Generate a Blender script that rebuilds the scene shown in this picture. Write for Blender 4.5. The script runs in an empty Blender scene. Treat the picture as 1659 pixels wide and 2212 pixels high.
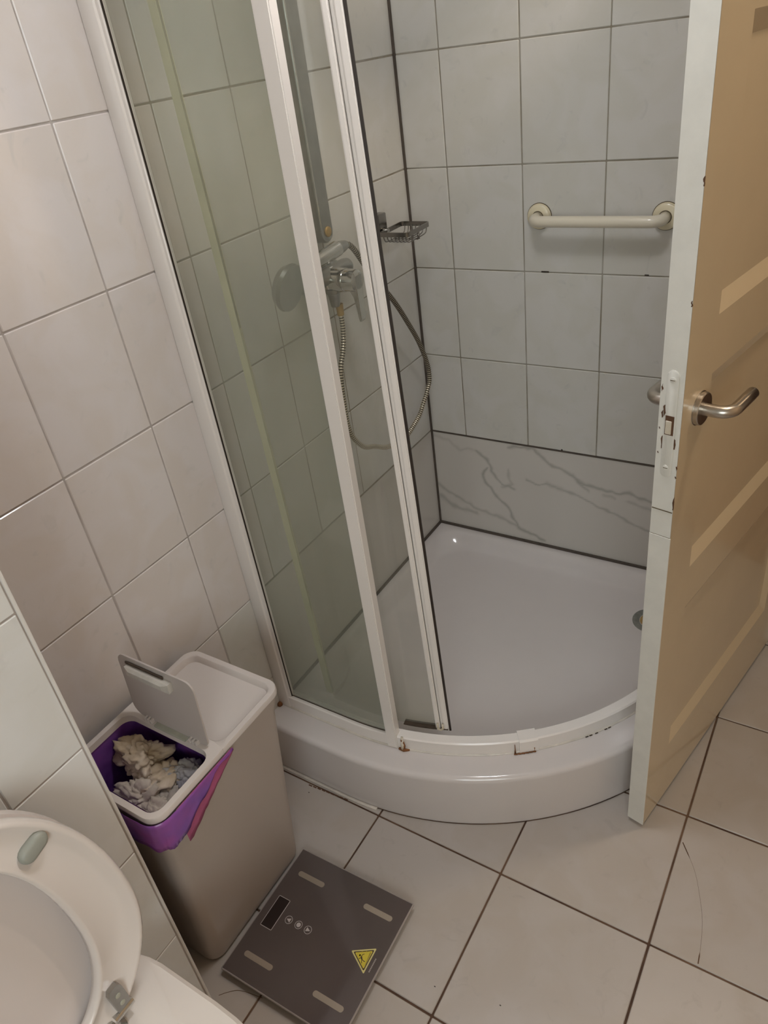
import bpy, bmesh, math, random
from mathutils import Vector, Matrix, noise
random.seed(7)
C = bpy.context.scene.collection
D = bpy.data
PI = math.pi

# ------------------------------------------------------------------ camera
cam_data = D.cameras.new('camera')
cam = D.objects.new('camera', cam_data)
C.objects.link(cam)
cam.location = (1.07133, -1.77876, 1.56507)
cam.rotation_euler = (0.993109, 0.124740, 0.550129)
cam_data.sensor_fit = 'HORIZONTAL'
cam_data.sensor_width = 36.0
cam_data.lens = 1597.46 * 36.0 / 1659.0
cam_data.clip_start = 0.02
bpy.context.scene.camera = cam

# ------------------------------------------------------------------ world, lights, exposure
sc = bpy.context.scene
sc.view_settings.view_transform = 'Standard'
sc.view_settings.look = 'None'
sc.view_settings.gamma = 1.0
sc.view_settings.use_curve_mapping = False
sc.view_settings.exposure = -0.32

world = D.worlds.new('world')
sc.world = world
world.use_nodes = True
wn = world.node_tree.nodes
bg = wn['Background']
tc = wn.new('ShaderNodeTexCoord')
nz = wn.new('ShaderNodeTexNoise'); nz.inputs['Scale'].default_value = 9.0; nz.inputs['Detail'].default_value = 4.0
rp = wn.new('ShaderNodeValToRGB')
rp.color_ramp.elements[0].position = 0.42; rp.color_ramp.elements[0].color = (0.16, 0.22, 0.08, 1)
rp.color_ramp.elements[1].position = 0.62; rp.color_ramp.elements[1].color = (0.80, 0.88, 0.92, 1)
world.node_tree.links.new(tc.outputs['Generated'], nz.inputs['Vector'])
world.node_tree.links.new(nz.outputs['Fac'], rp.inputs['Fac'])
world.node_tree.links.new(rp.outputs['Color'], bg.inputs['Color'])
bg.inputs['Strength'].default_value = 3.0

def area_light(name, loc, target, size, energy, color, size_y=None):
    l = D.lights.new(name, 'AREA')
    l.shape = 'RECTANGLE' if size_y else 'DISK'
    l.size = size
    if size_y: l.size_y = size_y
    l.energy = energy; l.color = color
    o = D.objects.new(name, l); C.objects.link(o)
    o.location = loc
    o.rotation_euler = (Vector(target) - Vector(loc)).to_track_quat('-Z', 'Y').to_euler()
    return o
# ceiling fitting, daylight through the window, warm lamp of the hall behind the door
area_light('ceiling_light_source', (0.60, -0.86, 2.20), (0.60, -0.86, 0.0), 0.24, 9.7, (0.955, 0.965, 1.0))
area_light('window_daylight', (1.55, -2.86, 1.55), (0.55, -0.7, 0.7), 0.8, 17.0, (0.90, 0.97, 1.0), 0.9)
area_light('hall_light_source', (1.9, 0.9, 2.2), (1.4, 0.6, 0.0), 0.3, 2.5, (1.0, 0.72, 0.45))
area_light('door_lamp_source', (1.22, -0.42, 2.34), (1.22, -0.42, 0.0), 0.10, 8.5, (1.0, 0.83, 0.64))

# ------------------------------------------------------------------ materials
def nodes(name):
    m = D.materials.new(name); m.use_nodes = True
    return m, m.node_tree.nodes, m.node_tree.links, m.node_tree.nodes['Principled BSDF']

def mat(name, col, rough=0.5, metal=0.0, var=0.0, vscale=8.0, bump=0.0, bscale=30.0, coat=0.0, col2=None, perobj=False, spec=None, dist=0.002):
    m, n, l, p = nodes(name)
    p.inputs['Roughness'].default_value = rough
    p.inputs['Metallic'].default_value = metal
    if coat: p.inputs['Coat Weight'].default_value = coat; p.inputs['Coat Roughness'].default_value = 0.08
    if spec is not None: p.inputs['Specular IOR Level'].default_value = spec
    c = (*col, 1)
    p.inputs['Base Color'].default_value = c
    tcn = n.new('ShaderNodeTexCoord')
    vec = tcn.outputs['Object']
    if perobj:
        oi = n.new('ShaderNodeObjectInfo')
        sc_ = n.new('ShaderNodeVectorMath'); sc_.operation = 'SCALE'; sc_.inputs[0].default_value = (37.0, 91.0, 53.0)
        l.new(oi.outputs['Random'], sc_.inputs['Scale'])
        ad = n.new('ShaderNodeVectorMath'); ad.operation = 'ADD'
        l.new(vec, ad.inputs[0]); l.new(sc_.outputs[0], ad.inputs[1]); vec = ad.outputs[0]
    if var > 0:
        t = n.new('ShaderNodeTexNoise'); t.inputs['Scale'].default_value = vscale; t.inputs['Detail'].default_value = 5.0
        t.inputs['Roughness'].default_value = 0.6
        l.new(vec, t.inputs['Vector'])
        r = n.new('ShaderNodeValToRGB')
        r.color_ramp.elements[0].position = 0.35; r.color_ramp.elements[1].position = 0.68
        c2 = col2 if col2 else tuple(x * (1 - var) for x in col)
        r.color_ramp.elements[0].color = (*c2, 1); r.color_ramp.elements[1].color = c
        l.new(t.outputs['Fac'], r.inputs['Fac']); l.new(r.outputs['Color'], p.inputs['Base Color'])
    if bump > 0:
        t2 = n.new('ShaderNodeTexNoise'); t2.inputs['Scale'].default_value = bscale; t2.inputs['Detail'].default_value = 2.0
        l.new(vec, t2.inputs['Vector'])
        b = n.new('ShaderNodeBump'); b.inputs['Strength'].default_value = bump; b.inputs['Distance'].default_value = dist
        l.new(t2.outputs['Fac'], b.inputs['Height']); l.new(b.outputs['Normal'], p.inputs['Normal'])
    return m

def tile_mat(name, base, warm, grey, rough):
    m, n, l, p = nodes(name)
    p.inputs['Roughness'].default_value = rough
    tcn = n.new('ShaderNodeTexCoord'); oi = n.new('ShaderNodeObjectInfo')
    s = n.new('ShaderNodeVectorMath'); s.operation = 'SCALE'; s.inputs[0].default_value = (37.0, 91.0, 53.0)
    l.new(oi.outputs['Random'], s.inputs['Scale'])
    a = n.new('ShaderNodeVectorMath'); a.operation = 'ADD'
    l.new(tcn.outputs['Object'], a.inputs[0]); l.new(s.outputs[0], a.inputs[1])
    n1 = n.new('ShaderNodeTexNoise'); n1.inputs['Scale'].default_value = 9.0; n1.inputs['Detail'].default_value = 5.0; n1.inputs['Distortion'].default_value = 0.8
    n2 = n.new('ShaderNodeTexNoise'); n2.inputs['Scale'].default_value = 22.0; n2.inputs['Detail'].default_value = 6.0; n2.inputs['Distortion'].default_value = 1.4
    l.new(a.outputs[0], n1.inputs['Vector']); l.new(a.outputs[0], n2.inputs['Vector'])
    r1 = n.new('ShaderNodeValToRGB'); r1.color_ramp.elements[0].position = 0.42; r1.color_ramp.elements[1].position = 0.60
    r1.color_ramp.elements[0].color = (*warm, 1); r1.color_ramp.elements[1].color = (*base, 1)
    r2 = n.new('ShaderNodeValToRGB'); r2.color_ramp.elements[0].position = 0.62; r2.color_ramp.elements[1].position = 0.78
    r2.color_ramp.elements[0].color = (0, 0, 0, 1); r2.color_ramp.elements[1].color = (0.65, 0.65, 0.65, 1)
    l.new(n1.outputs['Fac'], r1.inputs['Fac']); l.new(n2.outputs['Fac'], r2.inputs['Fac'])
    mx = n.new('ShaderNodeMix'); mx.data_type = 'RGBA'
    l.new(r2.outputs['Color'], mx.inputs[0]); l.new(r1.outputs['Color'], mx.inputs[6]); mx.inputs[7].default_value = (*grey, 1)
    hs = n.new('ShaderNodeHueSaturation')
    mr = n.new('ShaderNodeMapRange'); mr.inputs['To Min'].default_value = 0.965; mr.inputs['To Max'].default_value = 1.02
    l.new(oi.outputs['Random'], mr.inputs['Value']); l.new(mr.outputs[0], hs.inputs['Value'])
    l.new(mx.outputs[2], hs.inputs['Color']); l.new(hs.outputs['Color'], p.inputs['Base Color'])
    t2 = n.new('ShaderNodeTexNoise'); t2.inputs['Scale'].default_value = 14.0; t2.inputs['Detail'].default_value = 1.5
    l.new(a.outputs[0], t2.inputs['Vector'])
    b = n.new('ShaderNodeBump'); b.inputs['Strength'].default_value = 0.25; b.inputs['Distance'].default_value = 0.004
    l.new(t2.outputs['Fac'], b.inputs['Height']); l.new(b.outputs['Normal'], p.inputs['Normal'])
    return m

M = {}
M['wall_tile'] = tile_mat('wall_tile', (0.70, 0.65, 0.63), (0.68, 0.62, 0.58), (0.59, 0.56, 0.535), 0.16)
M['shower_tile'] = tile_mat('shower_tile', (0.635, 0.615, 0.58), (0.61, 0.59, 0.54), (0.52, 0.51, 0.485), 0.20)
M['partition_tile'] = tile_mat('partition_tile', (0.76, 0.765, 0.76), (0.73, 0.73, 0.71), (0.66, 0.66, 0.65), 0.2)
M['floor_tile'] = tile_mat('floor_tile', (0.455, 0.41, 0.375), (0.435, 0.385, 0.34), (0.375, 0.33, 0.295), 0.28)
M['grout_light'] = mat('grout_light', (0.50, 0.455, 0.425), 0.9, var=0.25, vscale=18, col2=(0.36, 0.32, 0.29), bump=0.3)
M['grout_shower'] = mat('grout_shower', (0.40, 0.375, 0.33), 0.9, var=0.4, vscale=7, col2=(0.20, 0.165, 0.11), bump=0.3)
M['grout_floor'] = mat('grout_floor', (0.17, 0.10, 0.06), 0.9, var=0.4, vscale=6, col2=(0.045, 0.02, 0.012), bump=0.3)
M['sealant'] = mat('sealant', (0.10, 0.078, 0.062), 0.55, var=0.3, vscale=25)
M['trim_white'] = mat('trim_white', (0.74, 0.72, 0.69), 0.25)
M['plaster'] = mat('plaster', (0.72, 0.69, 0.64), 0.8, bump=0.2)
M['acrylic'] = mat('acrylic', (0.68, 0.63, 0.61), 0.13, coat=0.3, var=0.03, vscale=5)
M['enamel'] = mat('enamel', (0.86, 0.81, 0.77), 0.22, coat=0.4)
M['enamel_dirty'] = mat('enamel_dirty', (0.72, 0.67, 0.60), 0.35, var=0.2, vscale=30, col2=(0.55, 0.47, 0.34))
M['rust'] = mat('rust', (0.26, 0.10, 0.03), 0.8, var=0.5, vscale=60, bump=0.6, bscale=90)
M['grime'] = mat('grime', (0.07, 0.045, 0.028), 0.7, var=0.4, vscale=60)
M['silicone'] = mat('silicone', (0.72, 0.66, 0.59), 0.35, var=0.2, vscale=30)
M['gasket_black'] = mat('gasket_black', (0.028, 0.018, 0.012), 0.5)
M['seal_yellow'] = mat('seal_yellow', (0.88, 0.85, 0.62), 0.4, var=0.15, vscale=12)
M['chrome'] = mat('chrome', (0.62, 0.61, 0.59), 0.12, metal=1.0)
M['chrome_dull'] = mat('chrome_dull', (0.43, 0.43, 0.42), 0.30, metal=1.0, var=0.15, vscale=30)
M['chrome_dark'] = mat('chrome_dark', (0.30, 0.28, 0.26), 0.22, metal=1.0)
M['steel'] = mat('steel', (0.50, 0.46, 0.41), 0.30, metal=1.0)
M['hose_metal'] = mat('hose_metal', (0.62, 0.56, 0.45), 0.35, metal=0.8)
M['hose_gap'] = mat('hose_gap', (0.05, 0.038, 0.024), 0.7)
M['brass'] = mat('brass', (0.55, 0.36, 0.13), 0.5, metal=0.4, var=0.25, vscale=40)
M['ivory'] = mat('ivory', (0.73, 0.65, 0.47), 0.3, coat=0.3)
M['ivory_bar'] = mat('ivory_bar', (0.70, 0.64, 0.52), 0.28, coat=0.3)
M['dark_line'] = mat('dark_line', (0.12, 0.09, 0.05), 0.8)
M['door_white'] = mat('door_white', (0.74, 0.72, 0.66), 0.42, var=0.07, vscale=22, bump=0.25, bscale=45)
M['door_cream'] = mat('door_cream', (0.63, 0.505, 0.34), 0.24, var=0.05, vscale=3, bump=0.12, bscale=18, coat=0.35)
M['paint_bare'] = mat('paint_bare', (0.10, 0.045, 0.02), 0.8)
M['bin_body'] = mat('bin_body', (0.47, 0.41, 0.365), 0.42, metal=0.1)
M['bin_lid'] = mat('bin_lid', (0.62, 0.56, 0.52), 0.45)
M['bin_flap'] = mat('bin_flap', (0.50, 0.445, 0.41), 0.5)
M['bin_handle'] = mat('bin_handle', (0.60, 0.56, 0.50), 0.45, var=0.2, vscale=25)
M['hinge_strip'] = mat('hinge_strip', (0.46, 0.46, 0.38), 0.5, var=0.2, vscale=40)
M['seat'] = mat('seat', (0.76, 0.70, 0.66), 0.18, coat=0.4)
M['seat_lid'] = mat('seat_lid', (0.70, 0.63, 0.60), 0.25, coat=0.3)
M['bumper'] = mat('bumper', (0.33, 0.34, 0.30), 0.45)
M['porcelain'] = mat('porcelain', (0.78, 0.72, 0.67), 0.1, coat=0.5)
M['scale_glass'] = mat('scale_glass', (0.095, 0.074, 0.070), 0.12, coat=0.4, var=0.1, vscale=5)
M['scale_edge'] = mat('scale_edge', (0.33, 0.29, 0.27), 0.15)
M['scale_base'] = mat('scale_base', (0.05, 0.04, 0.04), 0.5)
M['electrode'] = mat('electrode', (0.36, 0.30, 0.24), 0.38, metal=0.5)
M['screen'] = mat('screen', (0.022, 0.014, 0.013), 0.15)
M['print_white'] = mat('print_white', (0.50, 0.46, 0.45), 0.5)
M['sticker_yellow'] = mat('sticker_yellow', (0.62, 0.50, 0.035), 0.45, var=0.08, vscale=60)
M['sticker_rim'] = mat('sticker_rim', (0.62, 0.55, 0.22), 0.4)
M['sticker_olive'] = mat('sticker_olive', (0.30, 0.23, 0.02), 0.5)
M['sticker_black'] = mat('sticker_black', (0.035, 0.012, 0.006), 0.5)
M['wood'] = mat('wood', (0.28, 0.12, 0.055), 0.4, var=0.4, vscale=6)
M['wood_panel'] = mat('wood_panel', (0.74, 0.56, 0.38), 0.45, var=0.2, vscale=4)
M['drain'] = mat('drain', (0.30, 0.30, 0.27), 0.35, metal=0.3, var=0.3, vscale=60)
M['glow'] = D.materials.new('lamp_glow'); M['glow'].use_nodes = True
_p = M['glow'].node_tree.nodes['Principled BSDF']
_p.inputs['Emission Color'].default_value = (1, 0.9, 0.78, 1); _p.inputs['Emission Strength'].default_value = 6.0

def glass_mat(name, tint, film, film_col, streak=5.0):
    m = D.materials.new(name); m.use_nodes = True
    n = m.node_tree.nodes; l = m.node_tree.links; n.clear()
    out = n.new('ShaderNodeOutputMaterial')
    tr = n.new('ShaderNodeBsdfTransparent'); tr.inputs['Color'].default_value = (*tint, 1)
    gl = n.new('ShaderNodeBsdfGlossy'); gl.inputs['Roughness'].default_value = 0.02
    fr = n.new('ShaderNodeFresnel'); fr.inputs['IOR'].default_value = 1.45
    # same reflectance seen from either side of the pane
    ge = n.new('ShaderNodeNewGeometry'); io = n.new('ShaderNodeMapRange'); io.inputs['To Min'].default_value = 1.45; io.inputs['To Max'].default_value = 1 / 1.45
    l.new(ge.outputs['Backfacing'], io.inputs['Value']); l.new(io.outputs[0], fr.inputs['IOR'])
    m1 = n.new('ShaderNodeMixShader')
    l.new(fr.outputs[0], m1.inputs[0]); l.new(tr.outputs[0], m1.inputs[1]); l.new(gl.outputs[0], m1.inputs[2])
    df = n.new('ShaderNodeBsdfDiffuse'); df.inputs['Color'].default_value = (*film_col, 1)
    t = n.new('ShaderNodeTexCoord'); mp = n.new('ShaderNodeMapping'); mp.inputs['Scale'].default_value = (1, 1, 0.15)
    nz = n.new('ShaderNodeTexNoise'); nz.inputs['Scale'].default_value = streak; nz.inputs['Detail'].default_value = 4
    l.new(t.outputs['Object'], mp.inputs['Vector']); l.new(mp.outputs[0], nz.inputs['Vector'])
    sx = n.new('ShaderNodeSeparateXYZ'); l.new(t.outputs['Object'], sx.inputs[0])
    # limescale is heaviest in the bottom 25 cm of the pane
    lo = n.new('ShaderNodeMapRange'); lo.inputs['From Min'].default_value = 0.19; lo.inputs['From Max'].default_value = 0.42
    lo.inputs['To Min'].default_value = 0.20; lo.inputs['To Max'].default_value = 0.0
    l.new(sx.outputs['Z'], lo.inputs['Value'])
    mr = n.new('ShaderNodeMapRange'); mr.inputs['From Min'].default_value = 0.3; mr.inputs['From Max'].default_value = 0.7
    mr.inputs['To Min'].default_value = film * 0.6; mr.inputs['To Max'].default_value = film * 1.4
    l.new(nz.outputs['Fac'], mr.inputs['Value'])
    ad = n.new('ShaderNodeMath'); ad.operation = 'ADD'; l.new(mr.outputs[0], ad.inputs[0]); l.new(lo.outputs[0], ad.inputs[1])
    m2 = n.new('ShaderNodeMixShader'); l.new(ad.outputs[0], m2.inputs[0]); l.new(m1.outputs[0], m2.inputs[1]); l.new(df.outputs[0], m2.inputs[2])
    l.new(m2.outputs[0], out.inputs['Surface'])
    return m
M['glass_fixed'] = glass_mat('glass_fixed', (0.95, 0.96, 0.93), 0.18, (0.46, 0.47, 0.40))
M['glass_sliding'] = glass_mat('glass_sliding', (0.965, 0.968, 0.945), 0.07, (0.50, 0.48, 0.41))
M['pane'] = glass_mat('window_pane_glass', (0.97, 0.98, 0.98), 0.0, (0.5, 0.5, 0.5))

def bag_mat():
    m, n, l, p = nodes('bag_purple')
    p.inputs['Roughness'].default_value = 0.25
    t = n.new('ShaderNodeTexCoord'); nz = n.new('ShaderNodeTexNoise'); nz.inputs['Scale'].default_value = 10; nz.inputs['Detail'].default_value = 3
    l.new(t.outputs['Object'], nz.inputs['Vector'])
    r = n.new('ShaderNodeValToRGB'); e = r.color_ramp.elements
    e[0].position = 0.35; e[0].color = (0.10, 0.03, 0.20, 1); e[1].position = 0.72; e[1].color = (0.30, 0.07, 0.28, 1)
    e2 = r.color_ramp.elements.new(0.5); e2.color = (0.20, 0.075, 0.34, 1)
    l.new(nz.outputs['Fac'], r.inputs['Fac']); l.new(r.outputs['Color'], p.inputs['Base Color'])
    b = n.new('ShaderNodeBump'); b.inputs['Strength'].default_value = 0.6; b.inputs['Distance'].default_value = 0.004
    nb = n.new('ShaderNodeTexNoise'); nb.inputs['Scale'].default_value = 28; l.new(t.outputs['Object'], nb.inputs['Vector'])
    l.new(nb.outputs['Fac'], b.inputs['Height']); l.new(b.outputs['Normal'], p.inputs['Normal'])
    return m
M['bag'] = bag_mat()
M['bag_magenta'] = mat('bag_magenta', (0.42, 0.085, 0.20), 0.3, var=0.3, vscale=12, bump=0.5, bscale=30, dist=0.003)
def paper(name, c, c2): return mat(name, c, 0.85, var=0.5, vscale=14, col2=c2, bump=0.5, bscale=60)
M['paper_cream'] = paper('paper_cream', (0.60, 0.51, 0.42), (0.42, 0.32, 0.20))
M['paper_white'] = paper('paper_white', (0.58, 0.52, 0.46), (0.43, 0.37, 0.31))
M['paper_blue'] = paper('paper_blue', (0.22, 0.22, 0.27), (0.42, 0.40, 0.37))
M['paper_grey'] = paper('paper_grey', (0.46, 0.42, 0.38), (0.35, 0.31, 0.27))

def marble_mat():
    m, n, l, p = nodes('marble'); p.inputs['Roughness'].default_value = 0.22
    at = n.new('ShaderNodeVertexColor'); at.layer_name = 'vein'
    mx = n.new('ShaderNodeMix'); mx.data_type = 'RGBA'
    l.new(at.outputs['Color'], mx.inputs[0]); mx.inputs[6].default_value = (0.60, 0.565, 0.52, 1); mx.inputs[7].default_value = (0.34, 0.32, 0.285, 1)
    l.new(mx.outputs[2], p.inputs['Base Color'])
    return m
M['marble'] = marble_mat()

# ------------------------------------------------------------------ mesh helpers
def new_obj(name, bm, m, parent=None, smooth=False, loc=None):
    me = D.meshes.new(name)
    bmesh.ops.recalc_face_normals(bm, faces=bm.faces)
    bm.to_mesh(me); bm.free()
    if smooth:
        for f in me.polygons: f.use_smooth = True
        if smooth == 'auto':
            try: me.set_sharp_from_angle(angle=math.radians(38))
            except Exception: pass
    for x in (m if isinstance(m, (list, tuple)) else [m]):
        me.materials.append(M[x])
    o = D.objects.new(name, me); C.objects.link(o)
    if parent: o.parent = parent
    if loc: o.location = loc
    return o

def tag(o, label=None, cat=None, group=None, kind=None):
    if label: o['label'] = label
    if cat: o['category'] = cat
    if group: o['group'] = group
    if kind: o['kind'] = kind
    return o

def empty(name, loc=(0, 0, 0), rot=(0, 0, 0)):
    o = D.objects.new(name, None); C.objects.link(o); o.location = loc; o.rotation_euler = rot
    o.empty_display_size = 0.05
    return o

def box(bm, x0, x1, y0, y1, z0, z1, bev=0.0, mi=0, seg=1):
    r = bmesh.ops.create_cube(bm, size=1.0)
    vs = r['verts']
    for v in vs:
        v.co = Vector((x0 + (v.co.x + .5) * (x1 - x0), y0 + (v.co.y + .5) * (y1 - y0), z0 + (v.co.z + .5) * (z1 - z0)))
    fs = list({f for v in vs for f in v.link_faces})
    for f in fs: f.material_index = mi
    if bev > 0:
        es = list({e for v in vs for e in v.link_edges})
        rr = bmesh.ops.bevel(bm, geom=es, offset=bev, segments=seg, affect='EDGES', profile=0.5)
        for f in rr['faces']: f.material_index = mi
    return vs

def BM(): return bmesh.new()

def boxbm(*a, **k):
    b = BM(); box(b, *a, **k); return b

def loops(bm, ls, closed=True, cap0=False, cap1=False, mi=0):
    """bridge successive point loops"""
    rows = [[bm.verts.new(p) for p in l] for l in ls]
    n = len(rows[0])
    for a, b in zip(rows[:-1], rows[1:]):
        for i in range(n if closed else n - 1):
            j = (i + 1) % n
            f = bm.faces.new((a[i], a[j], b[j], b[i])); f.material_index = mi
    if cap0: f = bm.faces.new(rows[0][::-1]); f.material_index = mi
    if cap1: f = bm.faces.new(rows[-1]); f.material_index = mi
    return rows

def frames(pts):
    pts = [Vector(p) for p in pts]
    n = len(pts); T = []
    for i in range(n):
        a = pts[max(i - 1, 0)]; b = pts[min(i + 1, n - 1)]
        T.append((b - a).normalized())
    up = Vector((0, 0, 1)) if abs(T[0].z) < 0.9 else Vector((1, 0, 0))
    N = (up - T[0] * up.dot(T[0])).normalized()
    out = []
    for i in range(n):
        N = (N - T[i] * N.dot(T[i])).normalized()
        out.append((pts[i], N.copy(), T[i].cross(N)))
    return out

def tube(bm, pts, r, seg=12, cap=True, mi=0):
    fr = frames(pts)
    ls = []
    for i, (p, a, b) in enumerate(fr):
        rr = r(i / (len(fr) - 1)) if callable(r) else (r[i] if isinstance(r, (list, tuple)) else r)
        ls.append([p + (a * math.cos(2 * PI * k / seg) + b * math.sin(2 * PI * k / seg)) * rr for k in range(seg)])
    return loops(bm, ls, True, cap, cap, mi)

def spline(pts, n=12):
    pts = [Vector(p) for p in pts]
    P = [pts[0] * 2 - pts[1]] + pts + [pts[-1] * 2 - pts[-2]]
    out = []
    for i in range(1, len(P) - 2):
        for k in range(n):
            t = k / n
            a, b, c, d = P[i - 1], P[i], P[i + 1], P[i + 2]
            out.append(0.5 * ((2 * b) + (c - a) * t + (2 * a - 5 * b + 4 * c - d) * t * t + (3 * b - a - 3 * c + d) * t ** 3))
    out.append(pts[-1])
    return out

def rrect(x0, x1, y0, y1, r, z=0.0, n=5):
    """rounded rectangle loop; r may be one radius or four (x1y1, x0y1, x0y0, x1y0)"""
    if not isinstance(r, (list, tuple)): r = [r] * 4
    out = []
    for (cx, cy, sx, sy, a0, rad) in ((x1, y1, -1, -1, 0, r[0]), (x0, y1, 1, -1, 90, r[1]), (x0, y0, 1, 1, 180, r[2]), (x1, y0, -1, 1, 270, r[3])):
        for k in range(n + 1):
            a = math.radians(a0 + 90 * k / n)
            out.append(Vector((cx + sx * rad + rad * math.cos(a), cy + sy * rad + rad * math.sin(a), z)))
    return out

def cyl(bm, p0, p1, r0, r1=None, seg=20, mi=0, cap=True):
    r1 = r0 if r1 is None else r1
    return tube(bm, [p0, p1], [r0, r1], seg, cap, mi)

def lathe(bm, p, axis, prof, seg=28, mi=0):
    """prof: list of (distance along axis, radius)"""
    p = Vector(p); ax = Vector(axis).normalized()
    up = Vector((0, 0, 1)) if abs(ax.z) < 0.9 else Vector((1, 0, 0))
    a = (up - ax * up.dot(ax)).normalized(); b = ax.cross(a)
    ls = [[p + ax * d + (a * math.cos(2 * PI * k / seg) + b * math.sin(2 * PI * k / seg)) * max(r, 1e-4) for k in range(seg)] for d, r in prof]
    return loops(bm, ls, True, True, True, mi)

# ------------------------------------------------------------------ setting
def structure(o): o['kind'] = 'structure'; return o

ZB = [0.0037 + 0.2515 * k for k in range(10)] + [2.45]
tile_cache = {}
def tile_mesh(w, h, m, th=0.008, bev=0.0014):
    """a tile in its own x (width) / z (height) plane, front at local y = 0, body behind it at +y"""
    key = (round(w, 3), round(h, 3), m)
    if key not in tile_cache:
        b = boxbm(-w / 2, w / 2, 0, th, -h / 2, h / 2, bev=bev)
        bmesh.ops.recalc_face_normals(b, faces=b.faces)
        me = D.meshes.new('tile'); b.to_mesh(me); b.free(); me.materials.append(M[m]); tile_cache[key] = me
    return tile_cache[key]

def put_tile(parent, w, h, m, loc, rot, name='tile'):
    o = D.objects.new(name, tile_mesh(w, h, m)); C.objects.link(o); o.parent = parent
    j = 0.0003
    o.location = Vector(loc) + Vector((random.uniform(-j, j), random.uniform(-j, j), random.uniform(-j, j)))
    o.rotation_euler = rot
    return o
G = 0.0028   # joint width
PROUD = 0.0016

# back wall (faces -y)
wall_back = structure(new_obj('wall_back', boxbm(-0.12, 1.03, PROUD, 0.10, 0, 2.45), 'grout_shower'))
XC = [0.0, 0.1203, 0.3203, 0.5203, 0.7203, 0.9203, 1.03]
for i in range(len(XC) - 1):
    for k in range(2, len(ZB) - 1):
        x0, x1, z0, z1 = XC[i], XC[i + 1], ZB[k], ZB[k + 1]
        a0 = 0.004 if i == 0 else G / 2
        put_tile(wall_back, x1 - x0 - a0 - G / 2, z1 - z0 - G, 'shower_tile', ((x0 + a0 + x1 - G / 2) / 2, 0, (z0 + z1) / 2), (0, 0, 0))
# marble slab under the tiles with its drawn veins
VEINS = [([(0.002, 0.494), (0.051, 0.48), (0.092, 0.457), (0.146, 0.464)], .006, .35),
 ([(0.146, 0.464), (0.171, 0.441), (0.191, 0.422), (0.195, 0.396), (0.21, 0.376), (0.23, 0.358), (0.25, 0.356), (0.265, 0.348)], .005, .8),
 ([(0.179, 0.404), (0.167, 0.379), (0.172, 0.357), (0.192, 0.332), (0.212, 0.308), (0.232, 0.289), (0.252, 0.265), (0.267, 0.239), (0.277, 0.211), (0.298, 0.195), (0.329, 0.194), (0.365, 0.177)], .0055, .85),
 ([(0.007, 0.311), (0.039, 0.288), (0.078, 0.272), (0.116, 0.257), (0.143, 0.245), (0.181, 0.236), (0.224, 0.234), (0.266, 0.214), (0.298, 0.198)], .007, .6),
 ([(0.006, 0.268), (0.047, 0.241), (0.086, 0.232), (0.137, 0.231)], .010, .6),
 ([(0.255, 0.494), (0.285, 0.499), (0.329, 0.498), (0.358, 0.48), (0.381, 0.456), (0.419, 0.445), (0.447, 0.435), (0.47, 0.416), (0.498, 0.408), (0.534, 0.403), (0.579, 0.4), (0.618, 0.405), (0.653, 0.395), (0.72, 0.39)], .0055, .8),
 ([(0.47, 0.416), (0.489, 0.396), (0.496, 0.392)], .006, .7),
 ([(0.307, 0.39), (0.347, 0.379), (0.376, 0.388), (0.4, 0.38), (0.443, 0.373), (0.49, 0.359), (0.536, 0.34), (0.582, 0.326), (0.628, 0.305), (0.681, 0.288), (0.8, 0.25)], .0045, .7),
 ([(0.376, 0.388), (0.4, 0.38), (0.42, 0.377)], .009, .5),
 ([(0.544, 0.387), (0.575, 0.383)], .006, .5), ([(0.611, 0.375), (0.646, 0.37), (0.68, 0.365)], .006, .5),
 ([(0.252, 0.412), (0.251, 0.379), (0.261, 0.364), (0.229, 0.346)], .006, .5)]
def vein_at(x, z):
    wx = x + 0.007 * noise.noise(Vector((x * 45, z * 45, 1.3))); wz = z + 0.007 * noise.noise(Vector((x * 45, z * 45, 7.7)))
    s = 0.0
    for pl, w, k in VEINS:
        best = 9
        for (ax, az), (bx, bz) in zip(pl[:-1], pl[1:]):
            dx, dz = bx - ax, bz - az
            t = max(0, min(1, ((wx - ax) * dx + (wz - az) * dz) / (dx * dx + dz * dz)))
            d = math.hypot(wx - ax - t * dx, wz - az - t * dz)
            if d < best: best = d
        ww = w * (0.7 + 0.8 * abs(noise.noise(Vector((x * 30, z * 30, 3.1)))))
        if best < ww * 2.2: s = max(s, k * math.exp(-(best / ww) ** 2))
    return s + 0.10 * max(0, noise.noise(Vector((x * 7, z * 9, 5))))
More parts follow.
